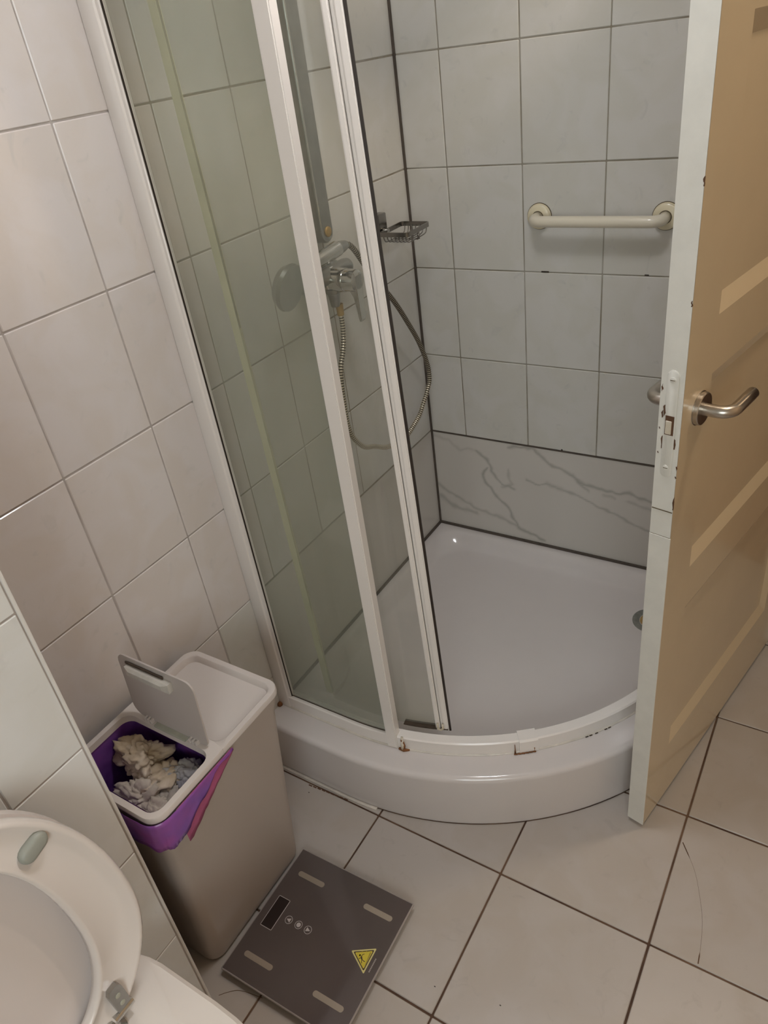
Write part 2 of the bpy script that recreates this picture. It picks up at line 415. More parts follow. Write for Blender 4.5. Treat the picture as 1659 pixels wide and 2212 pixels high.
def marble_slab(name, parent, w, h, loc, rot, flip=0.0, step=0.004):
    nx, nz = int(w / step), int(h / step)
    b = BM(); col = b.loops.layers.float_color.new('vein')
    vs = [[b.verts.new((w * i / nx, 0, h * j / nz)) for i in range(nx + 1)] for j in range(nz + 1)]
    fs = {}
    val = [[vein_at(flip + w * i / nx, loc[2] + h * j / nz) for i in range(nx + 1)] for j in range(nz + 1)]
    for j in range(nz):
        for i in range(nx):
            f = b.faces.new((vs[j][i], vs[j][i + 1], vs[j + 1][i + 1], vs[j + 1][i]))
            for lp, (jj, ii) in zip(f.loops, ((j, i), (j, i + 1), (j + 1, i + 1), (j + 1, i))):
                v = val[jj][ii]; lp[col] = (v, v, v, 1)
    ring = [vs[0][i] for i in range(nx + 1)] + [vs[j][nx] for j in range(1, nz + 1)] + [vs[nz][i] for i in range(nx - 1, -1, -1)] + [vs[j][0] for j in range(nz - 1, 0, -1)]
    back = [b.verts.new(v.co + Vector((0, 0.008, 0))) for v in ring]
    for i in range(len(ring)):
        j = (i + 1) % len(ring)
        f = b.faces.new((ring[j], ring[i], back[i], back[j]))
        for lp in f.loops: lp[col] = (0, 0, 0, 1)
    o = new_obj(name, b, 'marble', parent)
    o.location = loc; o.rotation_euler = rot
    return o
marble_slab('marble_panel', wall_back, 1.02, 0.338, (0.004, 0.0, 0.166), (0, 0, 0))
# corner and slab joints of dark sealant, part of the back wall
def strip(parent, name, m, *a):
    return new_obj(name, boxbm(*a), m, parent)
strip(wall_back, 'corner_sealant', 'sealant', -0.002, 0.0052, -0.0050, 0.002, 0.158, 2.45)
strip(wall_back, 'joint_sealant', 'sealant', 0.004, 1.02, -0.0012, 0.003, 0.5040, 0.5085)
strip(wall_back, 'tray_sealant', 'sealant', 0.0, 0.90, -0.0062, 0.002, 0.158, 0.1675)
chip = BM()
for (x, z, w, h) in ((0.3185, 1.664, .005, .009), (0.5195, 1.70, .004, .009), (0.366, 1.0098, .020, .0035), (0.62, 1.011, .010, .003), (0.42, 0.507, .005, .006)):
    box(chip, x, x + w, -0.0007, 0.001, z, z + h, bev=0.0004)
tag(new_obj('grout_gap', chip, 'gasket_black', wall_back), kind=None)

# left wall (faces +x)
wall_left = structure(new_obj('wall_left', boxbm(-0.10, -PROUD, -1.47, 0.10, 0, 2.45), 'grout_light'))
dark = new_obj('shower_grout', boxbm(-0.012, -PROUD + 0.0004, -0.872, 0.0, 0.15, 2.45), 'grout_shower', wall_left)
YC = [-1.47, -1.3917, -1.1917, -0.9917, -0.7917, -0.5917, -0.3917, -0.1917, 0.0]
R90 = (0, 0, PI / 2)
for i in range(len(YC) - 1):
    for k in range(len(ZB) - 1):
        y0, y1, z0, z1 = YC[i], YC[i + 1], ZB[k], ZB[k + 1]
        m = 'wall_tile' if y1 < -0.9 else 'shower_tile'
        e1 = 0.004 if y1 == 0.0 else G / 2
        if k < 2:
            if y1 > -0.79 and k < 2 and y0 >= -0.80: continue
            if y0 < -0.95 and y1 > -0.95: pass
            if y0 < -0.9 and y1 > -0.9: y1 = -0.872
        if k < 2 and i == 3: y1 = -0.874
        if k >= 2 and i == 3:
            # cut tile: outer and inner share one tile behind the wall profile
            m = 'wall_tile'
        put_tile(wall_left, y1 - y0 - e1 - G / 2, z1 - z0 - G, m, (0, (y0 + G / 2 + y1 - e1) / 2, (z0 + z1) / 2), R90)
marble_slab('marble_panel', wall_left, 0.866, 0.338, (0.0, -0.870, 0.166), R90, flip=1.3, step=0.01)
strip(wall_left, 'joint_sealant', 'grout_shower', -0.003, 0.0006, -0.868, -0.006, 0.5045, 0.508)
strip(wall_left, 'tray_sealant', 'sealant', -0.002, 0.0062, -0.868, -0.004, 0.158, 0.167)

# pipe boxing beside the toilet (faces +x), slightly out of plumb like the photo's
wall_partition = structure(new_obj('wall_partition', boxbm(-0.10, 0.247 - PROUD, -2.60, -0.002, 0, 2.45), 'grout_light'))
wall_partition.location = (0, -1.4625, 0); wall_partition.rotation_euler = (-0.0136, 0, 0)
PZ = [0.011, 0.2604, 0.5120, 0.7635, 1.0145, 1.266, 1.5175, 1.769, 2.02, 2.27, 2.45]
PY = [-0.006, -0.125, -0.325, -0.525, -0.725, -0.925, -1.125]
for i in range(len(PY) - 1):
    for k in range(len(PZ) - 1):
        put_tile(wall_partition, PY[i] - PY[i + 1] - G, PZ[k + 1] - PZ[k] - G, 'partition_tile', (0.247, (PY[i] + PY[i + 1]) / 2, (PZ[k] + PZ[k + 1]) / 2), R90)
new_obj('corner_trim', boxbm(0.238, 0.2478, -0.0055, 0.0, 0.0, 2.45, bev=0.002, seg=2), 'trim_white', wall_partition)

# floor
floor = structure(new_obj('floor', boxbm(-0.1, 2.05, -3.0, 0.30, -0.10, -0.0025), 'grout_floor'))
FXS = [0.0069 + 0.3168 * k for k in range(0, 7)]; FYS = [-0.0094 - 0.3168 * k for k in range(-1, 10)]
for i in range(len(FXS) - 1):
    for j in range(len(FYS) - 1):
        o = put_tile(floor, 0.3168 - 0.0042, 0.3168 - 0.0042, 'floor_tile', ((FXS[i] + FXS[i + 1]) / 2, (FYS[j] + FYS[j + 1]) / 2, 0.0), (-PI / 2, 0, 0))
ck = BM()
tube(ck, spline([(0.9638, -0.7137, 0), (0.9998, -0.767, 0), (1.0229, -0.8224, 0), (1.0372, -0.8681, 0), (1.0446, -0.9148, 0), (1.0479, -0.9537, 0)], 5), [0.0012] * 3 + [0.0003] * 20 + [0.0012] * 3, 5)
new_obj('crack', ck, 'grout_floor', floor)
ck = BM(); tube(ck, spline([(0.248, -1.449, 0), (0.2600, -1.436, 0), (0.282, -1.4207, 0), (0.33, -1.41, 0)], 5), 0.0006, 5)
new_obj('crack', ck, 'grout_floor', floor)
ck = BM()
for k in range(9):
    box(ck, 0.118 + k * 0.013, 0.128 + k * 0.013, -0.9675 + k * .0009, -0.9645 + k * .0009, -0.0005, 0.0006)
new_obj('grout_smear', ck, 'paint_bare', floor)
ck = BM()
for (x, y) in ((0.62, -1.23), (0.745, -1.20), (0.13, -0.985)):
    box(ck, x, x + 0.003, y, y + 0.0015, -0.0003, 0.0008)
new_obj('debris', ck, 'gasket_black', floor)
hall_floor = structure(new_obj('floor_hall', boxbm(0.4, 3.2, 0.301, 2.2, -0.1, 0.0), 'wood'))

# unseen rest of the room (reflections and light only)
structure(new_obj('wall_right', boxbm(1.95, 2.05, -3.0, 0.0, 0, 2.45), 'wood_panel'))
wb = BM()
box(wb, 1.82, 2.05, 0.0, 0.10, 0, 2.45); box(wb, 1.03, 1.82, 0.0, 0.10, 2.06, 2.45)
structure(new_obj('wall_doorway', wb, 'plaster'))
fr = BM()
box(fr, 1.03, 1.05, 0.01, 0.13, 0, 2.06); box(fr, 1.80, 1.82, -0.01, 0.13, 0, 2.06); box(fr, 1.05, 1.80, -0.01, 0.13, 2.04, 2.06)
structure(new_obj('trim_1', fr, 'door_white'))
structure(new_obj('ceiling', boxbm(-0.1, 3.2, -3.0, 2.2, 2.45, 2.55), 'plaster'))
wf = BM()
box(wf, -0.1, 1.10, -3.0, -2.9, 0, 2.45); box(wf, 1.85, 2.05, -3.0, -2.9, 0, 2.45)
box(wf, 1.10, 1.85, -3.0, -2.9, 0, 0.95); box(wf, 1.10, 1.85, -3.0, -2.9, 1.95, 2.45)
structure(new_obj('wall_front', wf, 'plaster'))
win = BM()
for a in ((1.10, 1.85, .95, .99), (1.10, 1.85, 1.91, 1.95), (1.10, 1.14, .99, 1.91), (1.81, 1.85, .99, 1.91), (1.46, 1.49, .99, 1.91), (1.14, 1.46, 1.30, 1.32), (1.49, 1.81, 1.30, 1.32)):
    box(win, a[0], a[1], -2.97, -2.93, a[2], a[3])
w1 = structure(new_obj('window_1', win, 'door_white'))
for (a, b_, c, d_) in ((1.14, 1.46, .99, 1.30), (1.14, 1.46, 1.32, 1.91), (1.49, 1.81, .99, 1.30), (1.49, 1.81, 1.32, 1.91)):
    new_obj('pane', boxbm(a, b_, -2.952, -2.948, c, d_), 'pane', w1)
hw = BM(); box(hw, 0.4, 3.2, 2.1, 2.2, 0, 2.45); box(hw, 3.1, 3.2, 0.10, 2.1, 0, 2.45); box(hw, 0.4, 0.5, 0.10, 2.1, 0, 2.45); box(hw, 2.05, 3.1, 0.0, 0.10, 0, 2.45)
structure(new_obj('wall_hall', hw, 'wood'))

# ------------------------------------------------------------------ ceiling lamp
cl = empty('ceiling_lamp', (0.60, -0.86, 2.28))
b = BM(); cyl(b, (0, 0, -.002), (0, 0, .17), .008); new_obj('stem', b, 'chrome', cl, smooth='auto')
b = BM(); lathe(b, (0, 0, 0), (0, 0, -1), [(0, .06), (0, .10), (.02, .105), (.025, .10)]); new_obj('base', b, 'door_white', cl, smooth='auto')
b = BM(); lathe(b, (0, 0, 0), (0, 0, -1), [(.022, .085), (.045, .08), (.06, .06), (.067, .03), (.07, .001)]); new_obj('shade', b, 'glow', cl, smooth=True)
tag(cl, 'round white lamp hanging on a short stem in front of the shower', 'lamp')
cl2 = empty('ceiling_lamp', (1.22, -0.42, 2.45))
b = BM(); lathe(b, (0, 0, 0), (0, 0, -1), [(0, .04), (0, .07), (.04, .072), (.045, .06)]); new_obj('base', b, 'door_white', cl2, smooth='auto')
b = BM(); lathe(b, (0, 0, 0), (0, 0, -1), [(.043, .055), (.07, .05), (.09, .03), (.095, .001)]); new_obj('shade', b, 'glow', cl2, smooth=True)
tag(cl2, 'small warm ceiling spot beside the open door', 'lamp')

# ------------------------------------------------------------------ shower tray
AC = 0.226
def ro(t, R):      # radius of the outline shrinks on the side hidden by the door
    k = max(0, min(1, (t - 55) / 35)); k = k * k * (3 - 2 * k)
    return R - 0.065 * k
def outline(R, inset=0.003, n=40, z=0.0, rc=0.0):
    """tray outline: walls at the back and left, straight run, then the quadrant arc"""
    pts = []
    x0 = inset; y1 = -inset
    if rc > 0:
        for k in range(9):
            a = math.radians(90 * k / 8)
            pts.append(Vector((x0 + rc - rc * math.sin(a), y1 - rc + rc * math.cos(a), z)))
    else:
        for k in range(9): pts.append(Vector((x0, y1, z)))
    ys = -AC - R
    rf = rc * 0.9 if rc > 0 else 0.0
    yl = pts[-1].y
    for k in range(1, 10): pts.append(Vector((x0, yl + (ys + rf - yl) * k / 9, z)))
    for k in range(1, 7):
        a = math.radians(90 * k / 6)
        pts.append(Vector((x0 + rf - rf * math.cos(a), ys + rf - rf * math.sin(a), z)))
    xs = pts[-1].x
    for k in range(1, 6): pts.append(Vector((xs + (AC - xs) * k / 5, ys, z)))
    for k in range(1, n + 1):
        t = 90 * k / n
        r = ro(t, R)
        pts.append(Vector((AC + r * math.sin(math.radians(t)), -AC - r * math.cos(math.radians(t)), z)))
    xe = pts[-1].x
    re_ = rc
    yt = y1 - re_
    for k in range(1, 6): pts.append(Vector((xe, -AC + (yt + AC) * k / 5, z)))
    for k in range(1, 7):
        a = math.radians(90 * k / 6)
        pts.append(Vector((xe - re_ + re_ * math.cos(a), yt + re_ * math.sin(a), z)))
    xe2 = pts[-1].x
    xb = pts[0].x
    for k in range(1, 8): pts.append(Vector((xe2 + (xb - xe2) * k / 8, y1, z)))
    return pts
tb = BM()
L = [outline(.722, .001, z=0.001), outline(.722, .001, z=0.146)]
for k in range(1, 6):
    a = math.radians(90 * k / 5)
    L.append(outline(.722 - .014 * (1 - math.cos(a)), .001, z=0.146 + .014 * math.sin(a)))
L.append(outline(.665, .004, z=0.1605))
L.append(outline(.634, .022, z=0.1600, rc=.055))
L.append(outline(.630, .030, z=0.1560, rc=.060))
L.append(outline(.620, .042, z=0.1380, rc=.075))
L.append(outline(.608, .052, z=0.1220, rc=.085))
L.append(outline(.594, .066, z=0.1165, rc=.090))
for k_ in (.80, .5, .2): L.append([Vector((.42 + (p.x - .42) * k_, -.42 + (p.y + .42) * k_, 0.1150)) for p in L[-1 if k_ == .80 else (-2 if k_ == .5 else -3)]])
tr_rows = loops(tb, L, True, False, True)
tray = new_obj('shower_tray', tb, 'acrylic', smooth='auto')
tag(tray, 'white quadrant shower tray with rounded front skirt on the tiled floor', 'shower tray')
b = BM()
lathe(b, (0.742, -0.166, 0.1120), (0, 0, 1), [(0, .05), (.0042, .05), (.0055, .047), (.0045, .033), (.0035, .031)], 36)
dr = new_obj('drain_ring', b, 'drain', tray, smooth='auto'); dr['label'] = 'grey metal drain ring'
b = BM(); lathe(b, (0.742, -0.166, 0.1145), (0, 0, 1), [(0, .031), (.0015, .030), (.003, .020), (.0034, .001)], 28)
new_obj('drain_plug', b, 'brass', dr, smooth=True)

b = BM()
o_ = outline(.7232, -.0008, z=0.0008)
tube(b, o_[20:72], .0009, 5); new_obj('floor_joint', b, 'grout_floor', tray)
b = BM(); tube(b, [p + Vector((0, -.0025, 0)) for p in o_[22:32]], .0042, 7); new_obj('floor_bead', b, 'silicone', tray, smooth=True)

# ------------------------------------------------------------------ shower enclosure
def path(R, s):
    """point at arc length s from the wall along the rail of radius R, with outward normal"""
    if s <= AC: return Vector((s, -AC - R, 0)), Vector((0, -1, 0)), Vector((1, 0, 0))
    t = (s - AC) / R
    return Vector((AC + R * math.sin(t), -AC - R * math.cos(t), 0)), Vector((math.sin(t), -math.cos(t), 0)), Vector((math.cos(t), math.sin(t), 0))
def rail(bm, R0, R1, z0, z1, s0=0.0, s1=None, n=60, ch=0.003, mi=0):
    RM = (R0 + R1) / 2
    s1 = AC + RM * math.radians(88) if s1 is None else s1
    ls = []
    for k in range(n + 1):
        s = s0 + (s1 - s0) * k / n
        if s <= AC: c = lambda R: path(R, s)[0]
        else:
            t = (s - AC) / RM
            c = lambda R: Vector((AC + R * math.sin(t), -AC - R * math.cos(t), 0))
        prof = [(R0, z0), (R0, z1 - ch), (R0 + ch, z1), (R1 - ch, z1), (R1, z1 - ch), (R1, z0)]
        ls.append([c(r) + Vector((0, 0, z)) for r, z in prof])
    loops(bm, ls, True, True, True, mi)
def curved_pane(bm, R, th, z0, z1, s0, s1, n=24):
    ls = []
    for k in range(n + 1):
        s = s0 + (s1 - s0) * k / n
        p, nn, _ = path(R, s)
        ls.append([p + Vector((0, 0, z0)), p + Vector((0, 0, z1)), p - nn * th + Vector((0, 0, z1)), p - nn * th + Vector((0, 0, z0))])
    loops(bm, ls, True, True, True)
enc = empty('shower_enclosure', (0, 0, 0))
tag(enc, 'white framed curved glass shower enclosure standing on the shower tray', 'shower enclosure')
ZT = 0.1605
b = BM(); rail(b, .628, .655, ZT, .1975); bot = new_obj('bottom_rail', b, 'enamel', enc, smooth='auto')
b = BM(); rail(b, .645, .6585, ZT - .0002, .1640, s0=0.03, ch=.002); new_obj('silicone_bead', b, 'silicone', bot, smooth='auto')
b = BM(); rail(b, .622, .660, 2.085, 2.12); new_obj('top_rail', b, 'enamel', enc, smooth='auto')
b = BM()
box(b, 0.0, 0.034, -0.884, -0.862, ZT, 2.12, bev=.002, seg=2)
box(b, 0.006, 0.041, -0.879, -0.864, ZT + .03, 2.09, bev=.0015)
wp = new_obj('wall_profile', b, 'enamel', enc, smooth='auto')
b = BM(); box(b, 0.0408, 0.0425, -0.8758, -0.8725, .19, 2.09); new_obj('gasket', b, 'gasket_black', wp)
b = BM(); lathe(b, (0.004, -0.888, ZT + .0005), (0, 0, 1), [(0, .007), (.006, .0065), (.010, .002)], 10); new_obj('rust_spot', b, 'rust', wp, smooth=True)
b = BM(); curved_pane(b, .644, .005, .186, 2.09, 0.04, 0.335); fg = new_obj('fixed_pane', b, 'glass_fixed', enc, smooth='auto')
b = BM(); rail(b, .6455, .6472, .1965, .1995, s0=.042, s1=.32, n=20, ch=.0003); new_obj('dirt_line', b, 'grime', bot)
# fixed panel's upright stile
def stile(bm, R, s, w, dep, z0, z1, bev=.002, tilt=0.0):
    p, nn, tt = path(R, s)
    q = [p - tt * w / 2, p + tt * w / 2, p + tt * w / 2 - nn * dep, p - tt * w / 2 - nn * dep]
    ls = []
    for z in (z0, z1):
        off = tt * (-tilt * (z - z0))
        ls.append([x + off + Vector((0, 0, z)) for x in q])
    b2 = BM(); loops(b2, ls, True, True, True)
    bmesh.ops.bevel(b2, geom=list(b2.edges), offset=bev, segments=2, affect='EDGES')
    me = D.meshes.new('t'); b2.to_mesh(me); b2.free(); bm.from_mesh(me); D.meshes.remove(me)
b = BM(); stile(b, .660, .3365, .026, .024, ZT + .002, 2.09); st = new_obj('stile', b, 'enamel', enc, smooth='auto')
# rusty end cap where the running rail starts
b = BM()
p, nn, tt = path(.659, .361)
for (da, dz, hh) in ((0.0, 0.0, .034), (0.004, .002, .028)):
    q = p + tt * da
    tube(b, [q + Vector((0, 0, ZT + .002 + dz)), q + tt * .0015 + Vector((0, 0, ZT + hh * .5)), q + Vector((0, 0, ZT + hh))], [.0026, .0028, .002], 8)
tube(b, [path(.659, .352)[0] + Vector((0, 0, ZT + .002)), path(.661, .365)[0] + Vector((0, 0, ZT + .002)), path(.658, .378)[0] + Vector((0, 0, ZT + .002))], [.003, .0045, .002], 8)
new_obj('rust_patch', b, 'rust', bot, smooth=True)
b = BM(); p, nn, tt = path(.6605, .362)
tube(b, [p + Vector((0, 0, ZT + .005)), p + tt * .001 + Vector((0, 0, ZT + .02)), p - nn * .006 + Vector((0, 0, ZT + .0385))], [.0034, .0042, .003], 8)
new_obj('end_cap', b, 'enamel_dirty', bot, smooth=True)
# clip on the running rail
b = BM()
rail(b, .624, .660, ZT + .001, .2005, s0=.622, s1=.664, n=8, ch=.004)
clip = new_obj('rail_clip', b, 'enamel', bot, smooth='auto')
b = BM()
for s in (.6215, .6655):
    p, nn, tt = path(.658, s); tube(b, [p + Vector((0, 0, ZT + .003)), p + nn * .0015 + Vector((0, 0, ZT + .014)), p + Vector((0, 0, ZT + .030 if s < .64 else ZT + .012))], [.0022, .0012, .0008], 6)
for k in range(6):
    p0, _, _ = path(.661, .62 + k * .0085); p1, _, _ = path(.662, .62 + (k + 1) * .0085)
    tube(b, [p0 + Vector((0, 0, ZT + .002)), p1 + Vector((0, 0, ZT + .002))], .0017, 6)
new_obj('rust_line', b, 'rust', clip, smooth=True)
b = BM()
for s in (.79, .80, .815, .84, .85): 
    p0, _, _ = path(.6595, s); p1, _, _ = path(.6595, s + .007)
    tube(b, [p0 + Vector((0, 0, ZT + .0015)), p1 + Vector((0, 0, ZT + .0015))], .0012, 6)
new_obj('mould_line', b, 'grime', bot)

# sliding door, pushed back behind the fixed panel and hanging slightly out of plumb
TIL = .022
def sheared_pane(bm, R, th, z0, z1, s0, s1, n=24):
    ls = []
    for k in range(n + 1):
        s = s0 + (s1 - s0) * k / n
        row = []
        for (z, d) in ((z0, 0), (z1, 0), (z1, th), (z0, th)):
            p, nn, tt = path(R, max(s - TIL * (z - .2), .002))
            row.append(p - nn * d + Vector((0, 0, z)))
        ls.append(row)
    loops(bm, ls, True, True, True)
SD0, SD1 = .140, .442
b = BM(); sheared_pane(b, .606, .005, .193, 2.085, SD0, SD1)
sd = new_obj('sliding_pane', b, 'glass_sliding', enc, smooth='auto')
b = BM()
for (ds, w, dep, R) in ((0, .0105, .022, .6165), (.0095, .0075, .016, .6135), (.0185, .0125, .022, .6160)):
    ls = []
    p0, nn, tt = path(R, .4285 + ds)
    q = [-tt * w / 2, tt * w / 2, tt * w / 2 - nn * dep, -tt * w / 2 - nn * dep]
    for z in (.193, 2.085):
        ls.append([p0 - tt * TIL * (z - .2) + o + Vector((0, 0, z)) for o in q])
    b2 = BM(); loops(b2, ls, True, True, True)
    bmesh.ops.bevel(b2, geom=list(b2.edges), offset=.0022, segments=3, affect='EDGES')
    me = D.meshes.new('t'); b2.to_mesh(me); b2.free(); b.from_mesh(me); D.meshes.remove(me)
new_obj('door_stile', b, 'enamel', sd, smooth='auto')
b = BM(); p0, nn, tt = path(.613, .4545)
ls = []
for z in (.192, 2.085):
    c = p0 - tt * TIL * (z - .2) + Vector((0, 0, z)); ls.append([c - tt * .002, c + tt * .0026, c + tt * .0026 - nn * .0035, c - tt * .002 - nn * .0035])
loops(b, ls, True, True, True); new_obj('rubber_seal', b, 'gasket_black', sd)
b = BM(); ls = []
for k in range(13):
    z = .21 + (2.085 - .21) * k / 12
    s = SD0 - TIL * (z - .2)
    p0, nn, tt = path(.6065, max(s - .017, .004)); p1, _, _ = path(.6065, s)
    ls.append([p0 + Vector((0, 0, z)), p1 + Vector((0, 0, z)), p1 - nn * .007 + Vector((0, 0, z)), p0 - nn * .007 + Vector((0, 0, z))])
loops(b, ls, True, True, True); s_ = new_obj('edge_seal', b, 'seal_yellow', sd, smooth='auto'); s_['label'] = 'yellowed plastic edge seal'
b = BM(); ls = []
for k in range(9):
    s = .345 + (.452 - .345) * k / 8
    p0, nn, _ = path(.617, s); ls.append([p0 + Vector((0, 0, .1975)), p0 + Vector((0, 0, .2005)), p0 - nn * .016 + Vector((0, 0, .200)), p0 - nn * .016 + Vector((0, 0, .1975))])
loops(b, ls, True, True, True); new_obj('mouldy_sweep', b, 'grime', sd)
b = BM(); p0, nn, tt = path(.620, .430)
tube(b, [p0 + Vector((0, 0, .222)), p0 + Vector((0, 0, .205)), p0 + tt * .006 + Vector((0, 0, .201)), p0 + tt * .012 + Vector((0, 0, .206)), p0 + tt * .012 + Vector((0, 0, .220))], .0028, 8)
new_obj('guide_hook', b, 'enamel_dirty', sd, smooth=True)

# ------------------------------------------------------------------ grab bar
gb = empty('grab_bar', (0.511, 0, 1.1445))
tag(gb, 'ivory plastic grab bar with round flanges on the shower back wall', 'grab bar')
for sx in (-1, 1):
    b = BM(); lathe(b, (sx * .148, -.0005, 0), (0, -1, 0), [(0, .0295), (.003, .0295), (.0034, .0285), (.009, .0275), (.0115, .024), (.012, .001)], 36)
    f = new_obj('flange', b, 'ivory', gb, smooth='auto')
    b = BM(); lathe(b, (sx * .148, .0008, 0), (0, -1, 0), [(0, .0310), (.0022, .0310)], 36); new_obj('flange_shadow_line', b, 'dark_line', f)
    b = BM(); lathe(b, (sx * .148, -.010, 0), (0, -1, 0), [(0, .0148), (.0026, .0145)], 28); new_obj('collar', b, 'dark_line', f)
pts = [(-.148, -.008, 0), (-.148, -.030, 0)]
for k in range(1, 7):
    a = math.radians(90 * k / 6); pts.append((-.148 + .024 * (1 - math.cos(a)), -.030 - .024 * math.sin(a), 0))
pts += [(0, -.054, 0)] + [(-x, y, z) for x, y, z in reversed(pts)]
b = BM(); tube(b, pts, .0128, 20); new_obj('bar', b, 'ivory_bar', gb, smooth=True)

# ------------------------------------------------------------------ soap basket on the left wall
sb = empty('soap_basket', (0, -.148, 1.155))
tag(sb, 'dark chrome wire soap basket fixed to the shower wall', 'soap dish')
new_obj('wall_bracket', boxbm(.0005, .024, -.040, -.004, -.012, .036, bev=.003, seg=2), 'chrome_dark', sb, smooth='auto')
b = BM(); cyl(b, (.020, -.020, -.004), (.036, -.020, -.004), .005); new_obj('bracket_pin', b, 'chrome', sb, smooth='auto')
b = BM()
outer = rrect(.028, .112, -.056, .056, .010, 0, 5); inner = rrect(.031, .109, -.053, .053, .008, 0, 5)
loops(b, [[p + Vector((0, 0, -.011)) for p in outer], outer, inner, [p + Vector((0, 0, -.011)) for p in inner], [p + Vector((0, 0, -.011)) for p in outer]], True)
new_obj('rim', b, 'chrome_dark', sb, smooth='auto')
for k in range(7):
    x = .040 + .0105 * k
    b = BM(); tube(b, spline([(x, -.052, -.008), (x, -.050, -.018), (x, -.040, -.026), (x, 0, -.027), (x, .040, -.026), (x, .050, -.018), (x, .052, -.008)], 5), .0014, 7)
    new_obj('wire', b, 'chrome_dark', sb, smooth=True)
b = BM()
tube(b, [(.038, 0, -.029), (.106, 0, -.029)], .0016, 7); tube(b, [(.1085, 0, -.011), (.1085, 0, -.028)], .003, 7)
new_obj('cross_wire', b, 'chrome_dark', sb, smooth=True)

# ------------------------------------------------------------------ riser rail, mixer, hand shower, hose
rr_ = empty('riser_rail', (0, -.410, 1.185))
tag(rr_, 'flat grey chrome riser rail rising above the shower mixer', 'shower rail')
b = BM()
def stad(hw, z0, z1, x, n=10):
    pts = [Vector((x, -hw, z1)), Vector((x, hw, z1))]
    pts = [Vector((x, hw, z1))] + [Vector((x, -hw, z1))]
    for k in range(n + 1):
        a = PI + PI * k / n
        pts.append(Vector((x, hw * math.cos(a), z0 + hw + hw * math.sin(a))))
    return pts
hw_ = .0235
L = [stad(hw_, 0, .85, .004), stad(hw_, 0, .85, .027), stad(hw_ - .003, .003, .848, .031)]
loops(b, L, True, True, True); new_obj('bar', b, 'chrome_dull', rr_, smooth='auto')
b = BM(); lathe(b, (.0305, .002, .024), (1, 0, 0), [(0, .0115), (.003, .011), (.0042, .008), (.0044, .001)], 24); new_obj('screw_cap', b, 'brass', rr_, smooth=True)
b = BM(); box(b, .0308, .0318, -.0205, -.0175, .03, .85); new_obj('groove', b, 'chrome', rr_)
mx = empty('shower_mixer', (-.004, -.438, 1.117))
tag(mx, 'chrome single lever shower mixer below the riser rail', 'tap')
b = BM(); lathe(b, (.043, -.095, .006), (0, 1, 0), [(0, .017), (.002, .019), (.155, .0195), (.168, .017), (.172, .012)], 24); new_obj('mixer_body', b, 'chrome_dull', mx, smooth='auto')
for dy in (-.075, .055):
    b = BM(); lathe(b, (.0005, dy, .006), (1, 0, 0), [(0, .030), (.004, .029), (.012, .020), (.030, .013)], 24); new_obj('escutcheon', b, 'chrome_dull', mx, smooth='auto')
b = BM(); lathe(b, (.035, 0, -.004), (1, 0, 0), [(0, .027), (.016, .0285), (.018, .0265), (.052, .026), (.054, .0245), (.066, .025), (.082, .024), (.086, .018)], 28); new_obj('cartridge_housing', b, 'chrome', mx, smooth='auto')
b = BM()
prof = [(.088, .018), (.118, .017), (.121, .010), (.121, -.090), (.116, -.096), (.113, -.090), (.110, -.040), (.101, -.018), (.090, -.014)]
wy = lambda z: .016 if z > -.03 else .012
L = [[Vector((x, (-wy(z) + .002), z)) for x, z in prof], [Vector((x, (wy(z) - .002), z)) for x, z in prof]]
loops(b, L, True, True, True)
bmesh.ops.bevel(b, geom=list(b.edges), offset=.0015, segments=2, affect='EDGES'); new_obj('lever', b, 'chrome', mx, smooth='auto')
b = BM(); lathe(b, (.050, -.004, -.022), (0, 0, -1), [(0, .019), (.010, .018), (.014, .014), (.040, .0105), (.042, .010)], 20); new_obj('outlet', b, 'chrome_dull', mx, smooth='auto')
hs = empty('hand_shower', (0.079, -.440, 1.181))
tag(hs, 'chrome hand shower lying across the mixer with the hose on its end', 'shower head')
b = BM(); tube(b, [(.001, .023, .003), (.001, .008, .003), (0, -.006, .003), (0, -.008, .003)], [.0095, .0130, .0150, .0155], 20); new_obj('hose_cone', b, 'chrome_dull', hs, smooth='auto')
b = BM(); tube(b, spline([(0, -.008, .003), (0, -.06, -.001), (0, -.12, -.006), (.004, -.165, -.012)], 6), [.0165] * 8 + [.015] * 11, 20); new_obj('handle', b, 'chrome', hs, smooth='auto')
b = BM(); lathe(b, (-.008, -.205, -.015), (1, 0.1, -.25), [(0, .012), (.006, .040), (.020, .048), (.028, .046), (.030, .001)], 28); new_obj('spray_head', b, 'chrome_dull', hs, smooth='auto')
b = BM(); tube(b, [(.026 - .075, -.030, -.016), (-.030, -.030, -.016), (-.012, -.030, -.013)], [.012, .012, .014], 14); new_obj('holder', b, 'chrome_dull', hs, smooth='auto')
HP = [(.050, -.434, 1.040), (.050, -.4345, 1.00), (.052, -.448, .955), (.055, -.475, .910), (.058, -.487, .840), (.058, -.482, .752), (.058, -.440, .690), (.058, -.388, .662), (.058, -.335, .632), (.058, -.278, .619), (.058, -.235, .614), (.058, -.200, .622), (.058, -.155, .640), (.058, -.124, .666), (.058, -.098, .690), (.058, -.079, .718), (.058, -.082, .765), (.060, -.118, .843), (.064, -.172, .920), (.070, -.236, .999), (.075, -.328, 1.095), (.079, -.379, 1.157), (.080, -.402, 1.179), (.080, -.417, 1.184)]
sp = spline(HP, 24)
